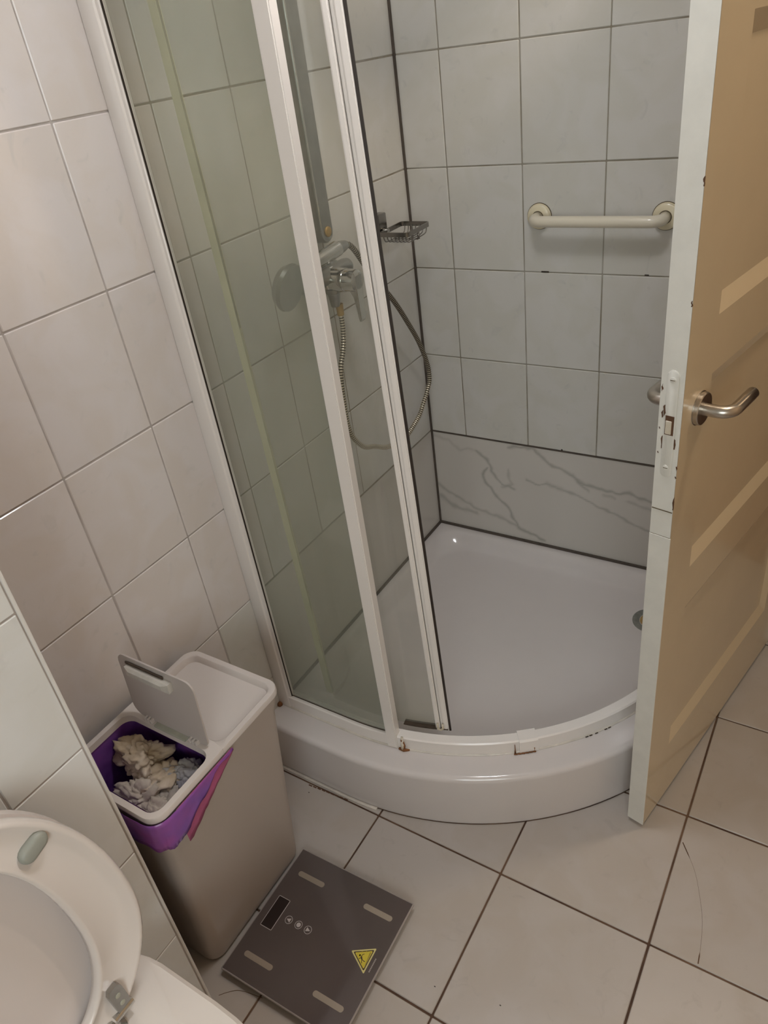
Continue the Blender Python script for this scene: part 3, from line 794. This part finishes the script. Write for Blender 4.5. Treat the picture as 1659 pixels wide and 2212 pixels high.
# resample evenly for the corrugation
def resample(P, step):
    out = [P[0]]; acc = 0
    for a, c in zip(P[:-1], P[1:]):
        seg = (c - a).length; d = step - acc
        while d <= seg:
            out.append(a.lerp(c, d / seg)); d += step
        acc = (acc + seg) % step if seg else acc
    return out
rs = resample(sp, .0016)
b = BM()
pat = [.0067, .0067, .0056, .0056]
rad = [pat[i % 4] for i in range(len(rs))]
tube(b, rs, rad, 9)
hose = new_obj('shower_hose', b, ['hose_metal', 'hose_gap'], smooth=False)
nring = len(rs) - 1
for i, f in enumerate(hose.data.polygons):
    if i < nring * 9:
        k = (i // 9) % 4
        if k in (1, 2): f.material_index = 1
    f.use_smooth = (i < nring * 9)
tag(hose, 'ribbed metal shower hose looping from the mixer to the hand shower', 'hose')
b = BM(); cyl(b, (.050, -.434, 1.056), (.050, -.434, 1.030), .0088, .0080); n_ = new_obj('nut', b, 'brass', hose, smooth='auto'); n_['label'] = 'brassy worn hose nut'

# ------------------------------------------------------------------ room door
DW, DH, DT = 0.715, 2.03, 0.036
door = empty('door_1', (0.8775, -0.7170, 0.0), (0, -0.0165, math.atan2(.9784, .2066)))
structure(door)
PX = (.095, .620); PZS = [(.194, .590), (.687, 1.065), (1.158, 1.530), (1.630, 1.93)]
b = BM()
xs = [0, PX[0], PX[1], DW]; zs = [.012]
for a in PZS: zs += list(a)
zs.append(DH)
RD = .010
for i in range(3):
    for j in range(len(zs) - 1):
        if i == 1 and j % 2 == 1: continue
        v = [b.verts.new((x, 0, z)) for x, z in ((xs[i], zs[j]), (xs[i + 1], zs[j]), (xs[i + 1], zs[j + 1]), (xs[i], zs[j + 1]))]
        b.faces.new(v).material_index = 1
bmesh.ops.remove_doubles(b, verts=b.verts, dist=1e-5)
f_ = 0.002
box(b, .003, DW - .003, RD + .002, DT, .015, DH - .003)
# edges between face and core
for (x0, x1) in ((0, .003), (DW - .003, DW)):
    box(b, x0, x1, 0.0004, DT, .012, DH)
box(b, .003, DW - .003, 0.0004, DT, .012, .015); box(b, .003, DW - .003, 0.0004, DT, DH - .003, DH)
slab = new_obj('door_leaf', b, ['door_white', 'door_cream'], door)
for (z0, z1) in PZS:
    b = BM(); bw = .026
    o_ = [(PX[0], 0, z0), (PX[1], 0, z0), (PX[1], 0, z1), (PX[0], 0, z1)]
    sw = .005
    i_ = [(PX[0] + sw, RD, z0 + bw), (PX[1] - bw * .6, RD, z0 + bw), (PX[1] - bw * .6, RD, z1 - bw), (PX[0] + sw, RD, z1 - bw)]
    loops(b, [[Vector(p) for p in o_], [Vector(p) for p in i_]], True, False, True)
    new_obj('panel', b, 'door_cream', door)
# lever handles on both faces
def lever(side):
    y = -1 if side == 'front' else 1
    y0 = 0 if side == 'front' else DT
    b = BM(); lathe(b, (.060, y0, 1.022), (0, y, 0), [(0, .0275), (.001, .0275), (.001, .0262), (.007, .0262), (.0085, .025), (.0088, .013)], 36)
    r = new_obj('rose', b, 'steel', door, smooth='auto')
    pts = [(.060, y0 + y * .006, 1.022), (.060, y0 + y * .025, 1.022)]
    rr2 = .022
    for k in range(1, 8):
        a = math.radians(90 * k / 7); pts.append((.060 + rr2 * (1 - math.cos(a)), y0 + y * (.025 + rr2 * math.sin(a)), 1.022))
    pts += [(.11, y0 + y * .047, 1.022), (.143, y0 + y * .047, 1.022)]
    pts += [(.149, y0 + y * .047, 1.022)]
    b = BM(); tube(b, pts, [.0098] * (len(pts) - 1) + [.006], 18); new_obj('door_handle', b, 'steel', door, smooth='auto')
lever('front'); lever('rear')
# mortice lock plate painted over on the edge
b = BM()
LP = [Vector((-.0012 * 1, p.x, p.y)) for p in rrect(.0085, .0265, .925, 1.105, .0088, 0, 6)]
loops(b, [[Vector((.001, p.y, p.z)) for p in LP], LP, [Vector((-.0018, p.y + (.0175 - p.y) * .1, p.z + (1.015 - p.z) * .01)) for p in LP]], True, False, True)
plate = new_obj('lock_plate', b, 'door_white', door, smooth='auto')
for z in (1.090, .942):
    b = BM(); lathe(b, (-.0015, .0175, z), (-1, 0, 0), [(0, .0048), (.001, .0045), (.0014, .003), (.0015, .0005)], 16); s1_ = new_obj('screw', b, 'door_white', plate, smooth='auto')
    b = BM(); box(b, -.0033, -.0025, .0140, .0210, z - .0005, z + .0006); new_obj('slot', b, 'dark_line', plate)
b = BM(); box(b, -.0026, -.0008, .0105, .0240, 1.000, 1.032); new_obj('latch_hole', b, 'paint_bare', plate)
b = BM(); box(b, -.0034, -.001, .0135, .0235, 1.001, 1.024, bev=.001); new_obj('latch', b, 'enamel_dirty', plate)
b = BM()
chips = [(.0005, 1.36, .012), (.0014, 1.205, .010), (.0335, 1.075, .012), (.0300, 1.03, .016), (.033, 1.008, .004), (.0005, .945, .010), (.0010, .928, .005), (.0005, .875, .03), (.0005, .62, .006), (.0005, .44, .004), (.0005, .20, .009), (.0008, .020, .014), (.0325, .965, .004), (.0265, 1.040, .020), (.0275, .985, .022), (.0075, .985, .020)]
rc_ = random.Random(5)
for (y, z, h) in chips:
    w_ = .0007 + .06 * min(h, .02)
    ps = []
    for k in range(12):
        a = 2 * PI * k / 12; q = rc_.uniform(.45, 1.15)
        ps.append(Vector((0, max(-.0005, min(DT + .0005, y + w_ * q * math.cos(a) + .0006 * math.sin(3 * a))), z + h / 2 * q * math.sin(a))))
    loops(b, [[p + Vector((.0006, 0, 0)) for p in ps], [p + Vector((-.0022 if .003 < y < .033 and .92 < z < 1.1 and .008 < y < .0275 else -.0005, 0, 0)) for p in ps]], True, True, True)
new_obj('paint_chip', b, 'paint_bare', door)
b = BM()
box(b, -.0011, .0005, 0.001, DT - .001, .860, .8614); box(b, -.0009, .0004, 0.001, DT - .001, .8085, .8098)
new_obj('filler_line', b, 'dark_line', door)
b = BM(); box(b, -.0016, .0006, -.0008, DT, .012, .8095, bev=.0006); new_obj('edge_patch', b, 'door_white', door)
for z in (.25, 1.75):
    b = BM(); cyl(b, (DW + .006, -.004, z), (DW + .006, -.004, z + .09), .007); new_obj('hinge', b, 'steel', door, smooth='auto')

# ------------------------------------------------------------------ waste bin
wbn = empty('waste_bin', (0.145, -1.262, 0)); OX, OY = .145, -1.262
tag(wbn, 'tall taupe waste bin with its front lid flap open by the left wall', 'waste bin')
def O(l): return [p - Vector((OX, OY, 0)) for p in l]
b = BM()
LL = []
def binloop(z, ins=0.0, r=.030):
    k = z / .545
    x0 = .045 + (.012 - .045) * k * .6; x1 = .207 + (.268 - .207) * k; y0 = -1.409 + (-1.4245 + 1.409) * k; y1 = -1.116 + (-1.0965 + 1.116) * k
    return O(rrect(x0 + ins, x1 - ins, y0 + ins, y1 - ins, r - ins, z, 6))
LL = [binloop(.004, .004), binloop(.008), binloop(.511, .0052), binloop(.5125, 0), binloop(.543, 0), binloop(.543, .004), binloop(.40, .004), binloop(.06, .004)]
loops(b, LL, True, True, True); body = new_obj('body', b, 'bin_body', wbn, smooth='auto')
# lid frame: rear compartment with sunken tray, front compartment open
b = BM()
ZL = .552
X0, X1, YB, YF, YM = .0300, .2700, -1.0945, -1.4265, -1.2610
rearO = lambda z, e=0: O(rrect(X0 - e, X1 + e, YM, YB + e, [.028, .028, .001, .001], z, 6))
rearI = lambda z, i=.0105: O(rrect(X0 + i, X1 - i, YM + .005 + (i - .0105), YB - i, [.020, .020, .020, .020], z, 6))
loops(b, [rearO(ZL - .012, .001), rearO(ZL - .002, .001), rearO(ZL), rearI(ZL), rearI(ZL - .002, .0125), rearI(ZL - .013, .0155)], True, False, True)
frO = lambda z, e=0: O(rrect(X0 - e, X1 + e, YF - e, YM, [.001, .001, .028, .028], z, 6))
frI = lambda z, i=.0105: O(rrect(X0 + i, X1 - i, YF + i, YM - .018 - (i - .0105), [.022, .022, .022, .022], z, 6))
loops(b, [frO(ZL - .012, .001), frO(ZL - .002, .001), frO(ZL), frI(ZL), frI(ZL - .012, .0125)], True)
lidf = new_obj('lid_frame', b, 'bin_lid', wbn, smooth='auto')
b = BM()
box(b, .218 - OX, .2575 - OX, -1.2655 - OY, -1.2455 - OY, ZL - .0005, ZL + .0004)
b.free()
# flap
fe = empty('flap_pivot', (0, 0, 0)); D.objects.remove(fe)
FL = BM()
fx0, fx1, fh = .058, .247, .146
lo_ = rrect(fx0, fx1, 0, fh, [.020, .020, .024, .012], 0, 6)
ang = math.radians(4)
def fl(p, d): return Vector((p.x - OX, -1.2705 - OY + math.sin(ang) * p.y + d, ZL + .002 + p.y * math.cos(ang)))
loops(FL, [[fl(p, 0) for p in lo_], [fl(p, .003) for p in lo_]], True, True, True)
flap = new_obj('flap', FL, 'bin_flap', wbn, smooth='auto')
b = BM()
hp0 = [(.085, .112), (.195, .112), (.195, .131), (.085, .131)]; hp1 = [(.098, .117), (.180, .117), (.180, .127), (.098, .127)]
loops(b, [[fl(Vector((x, y, 0)), -.0002) for x, y in hp0], [fl(Vector((x, y, 0)), -.010) for x, y in hp0], [fl(Vector((x, y, 0)), -.014) for x, y in hp1]], True, True, True)
hd = new_obj('grip', b, 'bin_handle', flap); hd['label'] = 'pale molded grip with grime along it'
b = BM()
box(b, .083 - OX, .178 - OX, -1.2712 - OY + .006, -1.2690 - OY + .006, ZL + .134, ZL + .1385)
new_obj('grime_line', b, 'grime', flap)
for xx in (.088, .096, .104, .203, .211, .219):
    b = BM(); box(b, xx - OX, xx + .0045 - OX, -1.2775 - OY, -1.2685 - OY, ZL - .001, ZL + .008, bev=.0008); new_obj('hinge_knuckle', b, 'bin_lid', lidf)
b = BM(); box(b, .116 - OX, .197 - OX, -1.2805 - OY, -1.2700 - OY, ZL - .001, ZL + .0032, bev=.0008); new_obj('hinge_strip', b, 'hinge_strip', lidf)
# liner: inside sleeve and the cuff hanging out on the front right
b = BM(); LL = []
for z in (.5415, .52, .49, .45, .40, .36):
    l = O(rrect(.040, .252 - (.5415 - z) * .125, -1.411, -1.262 + (.545 - z) * .03, .02, z, 12))
    LL.append([p + Vector((noise.noise(p * 28 + Vector((0, 0, 3))), noise.noise(p * 28 + Vector((9, 0, 0))), 0)) * .005 * (1 if z < .54 else .2) for p in l])
loops(b, LL, True, False, True); new_obj('bag_liner', b, 'bag', wbn, smooth=True)
cuff_path = [(.2725, -1.245), (.2728, -1.29), (.2730, -1.33), (.2730, -1.37), (.2726, -1.398), (.266, -1.416), (.252, -1.4272), (.22, -1.4300), (.18, -1.4305), (.12, -1.4305)]
cp = spline([(x, y, 0) for x, y in cuff_path], 6)
def cuff(name, m, t0, t1, off, depth):
    b = BM(); n = len(cp); rows = []
    for i in range(int(t0 * (n - 1)), int(t1 * (n - 1)) + 1):
        t = i / (n - 1); p = cp[i]
        dd = depth(t)
        a = Vector((OX, OY, 0)); row = []
        nn = Vector((1, 0, 0)) if t < .4 else (Vector((.7, -.7, 0)) if t < .62 else Vector((0, -1, 0)))
        for k in range(7):
            z = ZL - .012 - dd * k / 6
            wv = .0022 * noise.noise(Vector((t * 26, k * .35, off * 300))) * (k / 6 + .2)
            row.append(p - a + nn * (off + .0010 * k / 6 + abs(wv)) + Vector((0, 0, z)))
        rows.append(row)
    loops(b, rows, False); o = new_obj(name, b, m, wbn, smooth=True)
    s = o.modifiers.new('thickness', 'SOLIDIFY'); s.thickness = .0004
    return o
cuff('bag_cuff', 'bag', 0.0, 1.0, .0026, lambda t: .004 + .064 * min(1, max(0, t - .08) / .34) + .003 * math.sin(t * 40))
o = cuff('bag_fold', 'bag_magenta', 0.0, .40, .0012, lambda t: .008 + .078 * min(1, t / .36)); o['label'] = 'magenta fold of the liner'

# crumpled papers inside the bin
def crumple(name, m, loc, r, sq, seed, label):
    b = BM(); bmesh.ops.create_icosphere(b, subdivisions=5, radius=1.0)
    r *= 1.10
    sv = Vector((seed * 3.7, seed * 1.3, seed * 7.1))
    rg = random.Random(seed * 101)
    pls = []
    for _ in range(17):
        n_ = Vector((rg.gauss(0, 1), rg.gauss(0, 1), rg.gauss(0, 1))).normalized(); pls.append((n_, rg.uniform(.62, 1.0)))
    for v in b.verts:
        p = v.co.normalized()
        q = p + Vector((noise.noise(p * 1.7 + sv), noise.noise(p * 1.7 - sv), noise.noise(p * 1.7 + sv * 2))) * .35
        k = 1.25
        for n_, d_ in pls:
            t = q.dot(n_)
            if t > .05: k = min(k, d_ / t)
        k *= 1 - .34 * (1 - min(1, abs(noise.noise(p * 1.9 + sv * 3)) * 5)) ** 2 + .22 * abs(noise.noise(p * 3.8 + sv * 4)) + .05 * noise.noise(p * 11 + sv)
        v.co = Vector((p.x * sq[0], p.y * sq[1], p.z * sq[2])) * r * k
    o = new_obj(name, b, m, smooth=True); o.location = loc
    tag(o, label, 'tissue', 'crumpled tissues in the waste bin')
    return o
crumple('crumpled_tissue', 'paper_cream', (.098, -1.318, .500), .050, (1.05, .80, .62), 1, 'large cream stained crumpled tissue near the back left of the bin opening')
crumple('crumpled_tissue', 'paper_cream', (.160, -1.320, .482), .042, (1.0, .95, .6), 2, 'tan crumpled tissue in the middle of the waste bin')
crumple('crumpled_tissue', 'paper_blue', (.205, -1.303, .488), .036, (1.1, .75, .6), 3, 'bluish grey crumpled wrapper under the flap hinge at the right of the bin')
crumple('crumpled_tissue', 'paper_grey', (.208, -1.350, .478), .037, (.8, 1.2, .6), 4, 'pale grey crumpled tissue along the right edge of the bin opening')
crumple('crumpled_tissue', 'paper_white', (.150, -1.372, .480), .040, (1.0, .8, .6), 5, 'whitish crumpled tissue in the front half of the bin')
crumple('crumpled_tissue', 'paper_white', (.205, -1.390, .480), .035, (1.1, .7, .55), 6, 'small white crumpled tissue at the front right corner of the bin')
crumple('crumpled_tissue', 'paper_grey', (.120, -1.400, .455), .034, (1.0, .9, .6), 8, 'greyish crumpled tissue deepest at the front of the bin')

# ------------------------------------------------------------------ bathroom scale
sca = empty('bathroom_scale', (.3705, -1.2645, 0), (0, 0, .022))
tag(sca, 'dark glass bathroom scale with a yellow warning sticker on the floor', 'scale')
def rot2(x, y):
    dx, dy = x - .3705, y + 1.2645; c, s = math.cos(-.022), math.sin(-.022)
    return (dx * c - dy * s, dx * s + dy * c)
b = BM(); box(b, -.146, .146, -.1455, .1455, .0165, .0225, bev=.0012, mi=0)
pl = new_obj('glass_platform', b, 'scale_edge', sca)
b = BM(); box(b, -.1435, .1435, -.143, .143, .0222, .0227); new_obj('platform_face', b, 'scale_glass', pl)
b = BM(); box(b, -.13, .13, -.13, .13, .006, .0164, bev=.003); new_obj('base_plate', b, 'scale_base', sca)
for sx in (-1, 1):
    for sy in (-1, 1):
        b = BM(); lathe(b, (sx * .115, sy * .115, 0.0002), (0, 0, 1), [(0, .013), (.006, .014)], 20); new_obj('foot', b, 'scale_base', sca, smooth='auto')
EL = [((.2493, -1.1745), (.318, -1.1736)), ((.4197, -1.1688), (.4889, -1.1666)), ((.2524, -1.3655), (.3239, -1.3637)), ((.4238, -1.3583), (.4942, -1.3579))]
for a, c in EL:
    ax, ay = rot2(*a); cx, cy = rot2(*c)
    my = (ay + cy) / 2
    b = BM(); l0 = rrect(ax, cx, my - .0058, my + .0058, .0055, .0226, 6)
    loops(b, [l0, [p + Vector((0, 0, .0006)) for p in l0]], True, True, True); new_obj('electrode', b, 'electrode', sca)
b = BM(); x0, y0 = rot2(.2438, -1.306); x1, y1 = rot2(.2720, -1.235)
l0 = rrect(x0, x1, y0, y1, .002, .0226, 3); loops(b, [l0, [p + Vector((0, 0, .0004)) for p in l0]], True, True, True); dsp = new_obj('display_border', b, 'print_white', sca)
b = BM(); box(b, x0 + .0011, x1 - .0011, y0 + .0011, y1 - .0011, .0227, .0232); new_obj('display', b, 'screen', dsp)
def ringpoly(bm, cx, cy, pts0, pts1, z, h=.0003):
    a = [Vector((cx + x, cy + y, z + h)) for x, y in pts0]; c = [Vector((cx + x, cy + y, z + h)) for x, y in pts1]
    a0 = [p - Vector((0, 0, h)) for p in a]; c0 = [p - Vector((0, 0, h)) for p in c]
    loops(bm, [a0, a, c, c0], True)
def flatpoly(bm, pts, z, h=.0003):
    l0 = [Vector((x, y, z)) for x, y in pts]; loops(bm, [l0, [p + Vector((0, 0, h)) for p in l0]], True, True, True)
circ = lambda r, n=20: [(r * math.cos(2 * PI * k / n), r * math.sin(2 * PI * k / n)) for k in range(n)]
for k, (x, y) in enumerate(((.2936, -1.2693), (.3188, -1.268), (.3427, -1.2672))):
    cx, cy = rot2(x, y); b = BM()
    ringpoly(b, cx, cy, circ(.0085), circ(.0076), .0226)
    if k == 1: flatpoly(b, [(cx + p, cy + q) for p, q in circ(.0048)], .0226)
    else:
        s = -1 if k == 0 else 1
        # triangles point along the scale's short axis, up and down
        flatpoly(b, [(cx - .0042 * 1, cy - s * .0038), (cx + .0042, cy - s * .0038), (cx, cy + s * .0048)] if False else [(cx - s * .004, cy - .0045), (cx + s * .0055, cy), (cx - s * .004, cy + .0045)], .0226)
    new_obj('button', b, 'print_white', sca)
T0 = [Vector((*rot2(*p), 0)) for p in ((.4482, -1.2583), (.4906, -1.2316), (.4925, -1.2832))]
cen = (T0[0] + T0[1] + T0[2]) / 3
def tri(k, rnd=.0): 
    out = []
    P = [cen + (p - cen) * k for p in T0]
    for i in range(3):
        p = P[i]; a = P[i - 1]; c = P[(i + 1) % 3]
        r = .003
        u = (a - p).normalized(); w = (c - p).normalized()
        for t in (0, .33, .67, 1):
            q = (p + u * r * (1 - t) ** 2 + w * r * t ** 2)
            out.append((q.x, q.y))
    return out
b = BM(); flatpoly(b, tri(1.04), .0227, .0004); stk = new_obj('warning_sticker', b, 'sticker_rim', sca)
b = BM(); flatpoly(b, tri(.86), .0231, .0002); new_obj('black_border', b, 'sticker_black', stk)
b = BM(); flatpoly(b, tri(.74), .0233, .0002); new_obj('yellow_field', b, 'sticker_yellow', stk)
# slipping figure: local frame, u towards the corner pair's middle, w across
e1 = (T0[1] - T0[0]).normalized(); e2 = (T0[2] - (T0[0] + T0[1]) / 2).normalized()
def L2(u, w): p = cen + e1 * u + e2 * w; return Vector((p.x, p.y, .0236))
b = BM()
S = .0013
tube(b, [L2(-4.0 * S, -2 * S), L2(-3.0 * S, 2.5 * S)], .0017, 6)
tube(b, [L2(-4.0 * S, -2 * S), L2(-1.5 * S, -4.5 * S), L2(1.0 * S, -5.0 * S)], .0007, 6)
tube(b, [L2(-4.0 * S, 0), L2(-8.0 * S, 1.6 * S)], .0007, 6)
tube(b, [L2(-3.0 * S, 2.5 * S), L2(-.5 * S, 5.0 * S), L2(1.8 * S, 6.5 * S)], .0008, 6)
tube(b, [L2(-3.0 * S, 2.5 * S), L2(-3.6 * S, 6.0 * S), L2(-3.0 * S, 8.5 * S)], .0008, 6)
cp_ = L2(-6.0 * S, -3.8 * S); flatpoly(b, [(cp_.x + p, cp_.y + q) for p, q in circ(.0018, 12)], .0234, .0004)
for v in b.verts: v.co.z = .0234 + (v.co.z - .0234) * .25
new_obj('slipping_figure', b, 'sticker_black', stk)
b = BM()
for (u, w, s) in ((-9, -6.8, 2.2), (-2.5, -8.2, 1.7), (4.5, -7.6, 1.9)):
    for k in range(3):
        a0 = 2 * PI * k / 3; a1 = 2 * PI * (k + 1) / 3
        tube(b, [L2((u + s * math.cos(a0)) * S, (w + s * math.sin(a0)) * S), L2((u + s * math.cos(a1)) * S, (w + s * math.sin(a1)) * S)], .0004, 5)
tube(b, [L2(10.5 * S, -6.5 * S), L2(2.5 * S, 12.0 * S)], [.0016, .0007], 6)
for v in b.verts: v.co.z = .0234 + (v.co.z - .0234) * .2
new_obj('small_print', b, 'sticker_olive', stk)
b = BM(); ax, ay = rot2(.5000, -1.2479); cx, cy = rot2(.5008, -1.277)
for k in range(9):
    t0 = k / 9; t1 = t0 + .085
    box(b, ax + (cx - ax) * t0 - .0012, ax + (cx - ax) * t0 + .0012, ay + (cy - ay) * t1, ay + (cy - ay) * t0, .0226, .0229)
new_obj('caption', b, 'scale_edge', sca)

# ------------------------------------------------------------------ toilet
toi = empty('toilet', (.247, -1.705, 0))
tag(toi, 'white toilet with seat and lid raised against the tiled boxing', 'toilet')
TX, TY = .247, -1.705
def tl(z, hw, x0, x1, n=48, e=2.5):
    """egg plan: square at the wall, rounded at the front"""
    out = []
    xc = x0 + (x1 - x0) * .42
    for k in range(n):
        a = 2 * PI * k / n; c, s = math.cos(a), math.sin(a)
        if c >= 0: x = xc + (x1 - xc) * abs(c) ** (2 / 2.1); y = hw * (1 if s >= 0 else -1) * abs(s) ** (2 / 2.1)
        else: x = xc - (xc - x0) * abs(c) ** (2 / 7.0); y = hw * (1 if s >= 0 else -1) * abs(s) ** (2 / 3.2)
        out.append(Vector((x, y, z)))
    return out
b = BM()
X = lambda v: v
LL = [tl(.0005, .115, .004, .36), tl(.02, .11, .004, .35), tl(.12, .105, .004, .36), tl(.24, .135, .004, .43), tl(.33, .163, .004, .485), tl(.385, .166, .004, .50), tl(.397, .164, .006, .498), tl(.402, .158, .012, .492),
      tl(.402, .118, .145, .452), tl(.396, .112, .152, .446), tl(.34, .112, .155, .44), tl(.25, .085, .18, .38), tl(.20, .05, .20, .30)]
loops(b, LL, True, True, True); new_obj('bowl', b, 'porcelain', toi, smooth='auto')
# upright seat ring: plane leans back towards the boxing
def sp_(y, z, d):   # y lateral, z height up the seat, d proud of the seat plane (towards +x)
    t = (z - .42) / .445
    base = Vector((.098 - .052 * t, y, z))
    nrm = Vector((.445, 0, .052)).normalized()
    return base + nrm * d
ZC = .595
def oval(hw, up, dn, z0=ZC, n=72):
    out = []
    for k in range(n):
        a = 2 * PI * k / n; c, s = math.cos(a), math.sin(a)
        y = hw * (1 if c >= 0 else -1) * abs(c) ** (2 / 2.15)
        z = z0 + (up if s >= 0 else dn) * (1 if s >= 0 else -1) * abs(s) ** (2 / 2.15)
        out.append((y, z))
    return out
def ring(prof):
    ls = []
    o1 = oval(.181, .265, .185); i1 = oval(.098, .212, .150, ZC + .010)
    for (t, d) in prof:
        ls.append([sp_(o[0] + (i[0] - o[0]) * t, o[1] + (i[1] - o[1]) * t, d) for o, i in zip(o1, i1)])
    return ls
b = BM()
ls = ring([(0, .000), (-.015, .006), (.0, .015), (.05, .0185), (.12, .0175), (.22, .0125), (.50, .0105), (.80, .0125), (.90, .018), (.97, .0185), (1.0, .013), (1.0, .002), (.9, -.002), (.5, -.004), (.1, -.003), (0, .000)])
loops(b, ls, True); seat = new_obj('seat', b, 'seat', toi, smooth=True)
b = BM()
for d in (0,):
    o1 = oval(.181, .265, .185)
    ls = [[sp_(y * k, ZC + (z - ZC) * k, dd) for y, z in o1] for k, dd in ((.96, -.030), (1.0, -.027), (1.0, -.012), (.975, -.0085), (.94, -.0105), (.90, -.016), (.5, -.020), (.05, -.021))]
loops(b, ls, True, True, True); new_obj('lid', b, 'seat_lid', toi, smooth='auto')
def pill(bm, y, z, ang, L_, W_, d0, d1, n=8):
    u = Vector((math.cos(ang), math.sin(ang))); w = Vector((-u.y, u.x))
    def lp(k, d):
        pts = []
        for q in range(2 * n + 2):
            if q <= n: a = -PI / 2 + PI * q / n; c = 1
            else: a = PI / 2 + PI * (q - n - 1) / n; c = -1
            px = c * (L_ / 2 - W_ / 2) + W_ / 2 * k * math.cos(a); py = W_ / 2 * k * math.sin(a)
            pts.append(sp_(y + u.x * px + w.x * py, z + u.y * px + w.y * py, d))
        return pts
    loops(bm, [lp(1, d0), lp(1, d0 + (d1 - d0) * .6), lp(.85, d0 + (d1 - d0) * .9), lp(.5, d1)], True, True, True)
b = BM(); pill(b, .1090, .764, math.radians(16), .042, .024, .009, .0225); bp_ = new_obj('bumper', b, 'bumper', seat, smooth=True); bp_['label'] = 'grey green rubber bumper'
b = BM(); pill(b, -.1090, .764, math.radians(164), .042, .024, .009, .0225); bp_ = new_obj('bumper', b, 'bumper', seat, smooth=True); bp_['label'] = 'grey green rubber bumper'
for sy in (1, -1):
    y0 = .087 * sy
    b = BM()
    lp = [(y0 - .011, .434), (y0 + .011, .434), (y0 + .011, .470), (y0 + .007, .478), (y0 - .007, .478), (y0 - .011, .470)]
    loops(b, [[sp_(y, z, .0120) for y, z in lp], [sp_(y, z, .0205) for y, z in lp]], True, True, True)
    hg = new_obj('hinge_plate', b, 'chrome_dull', toi)
    for zz in (.444, .461):
        b = BM(); c = sp_(y0, zz, .0203); lathe(b, c, (1, 0, .1), [(0, .0042), (.0008, .004), (.0012, .001)], 14); new_obj('screw', b, 'hinge_strip', hg)
    b = BM(); cyl(b, (.112, y0 + .013, .428), (.112, y0 - .020, .428), .0068, seg=18); new_obj('hinge_barrel', b, 'chrome', hg, smooth='auto')
    b = BM(); lathe(b, (.108, y0 - .030, .4015), (0, 0, 1), [(0, .023), (.003, .0225), (.008, .017), (.014, .012), (.026, .011), (.030, .008)], 28); new_obj('hinge_cap', b, 'chrome', toi, smooth='auto')
b = BM(); tube(b, [(.112, .060, .428), (.112, -.060, .428)], .0058, 16); new_obj('hinge_rod', b, 'chrome', toi, smooth='auto')
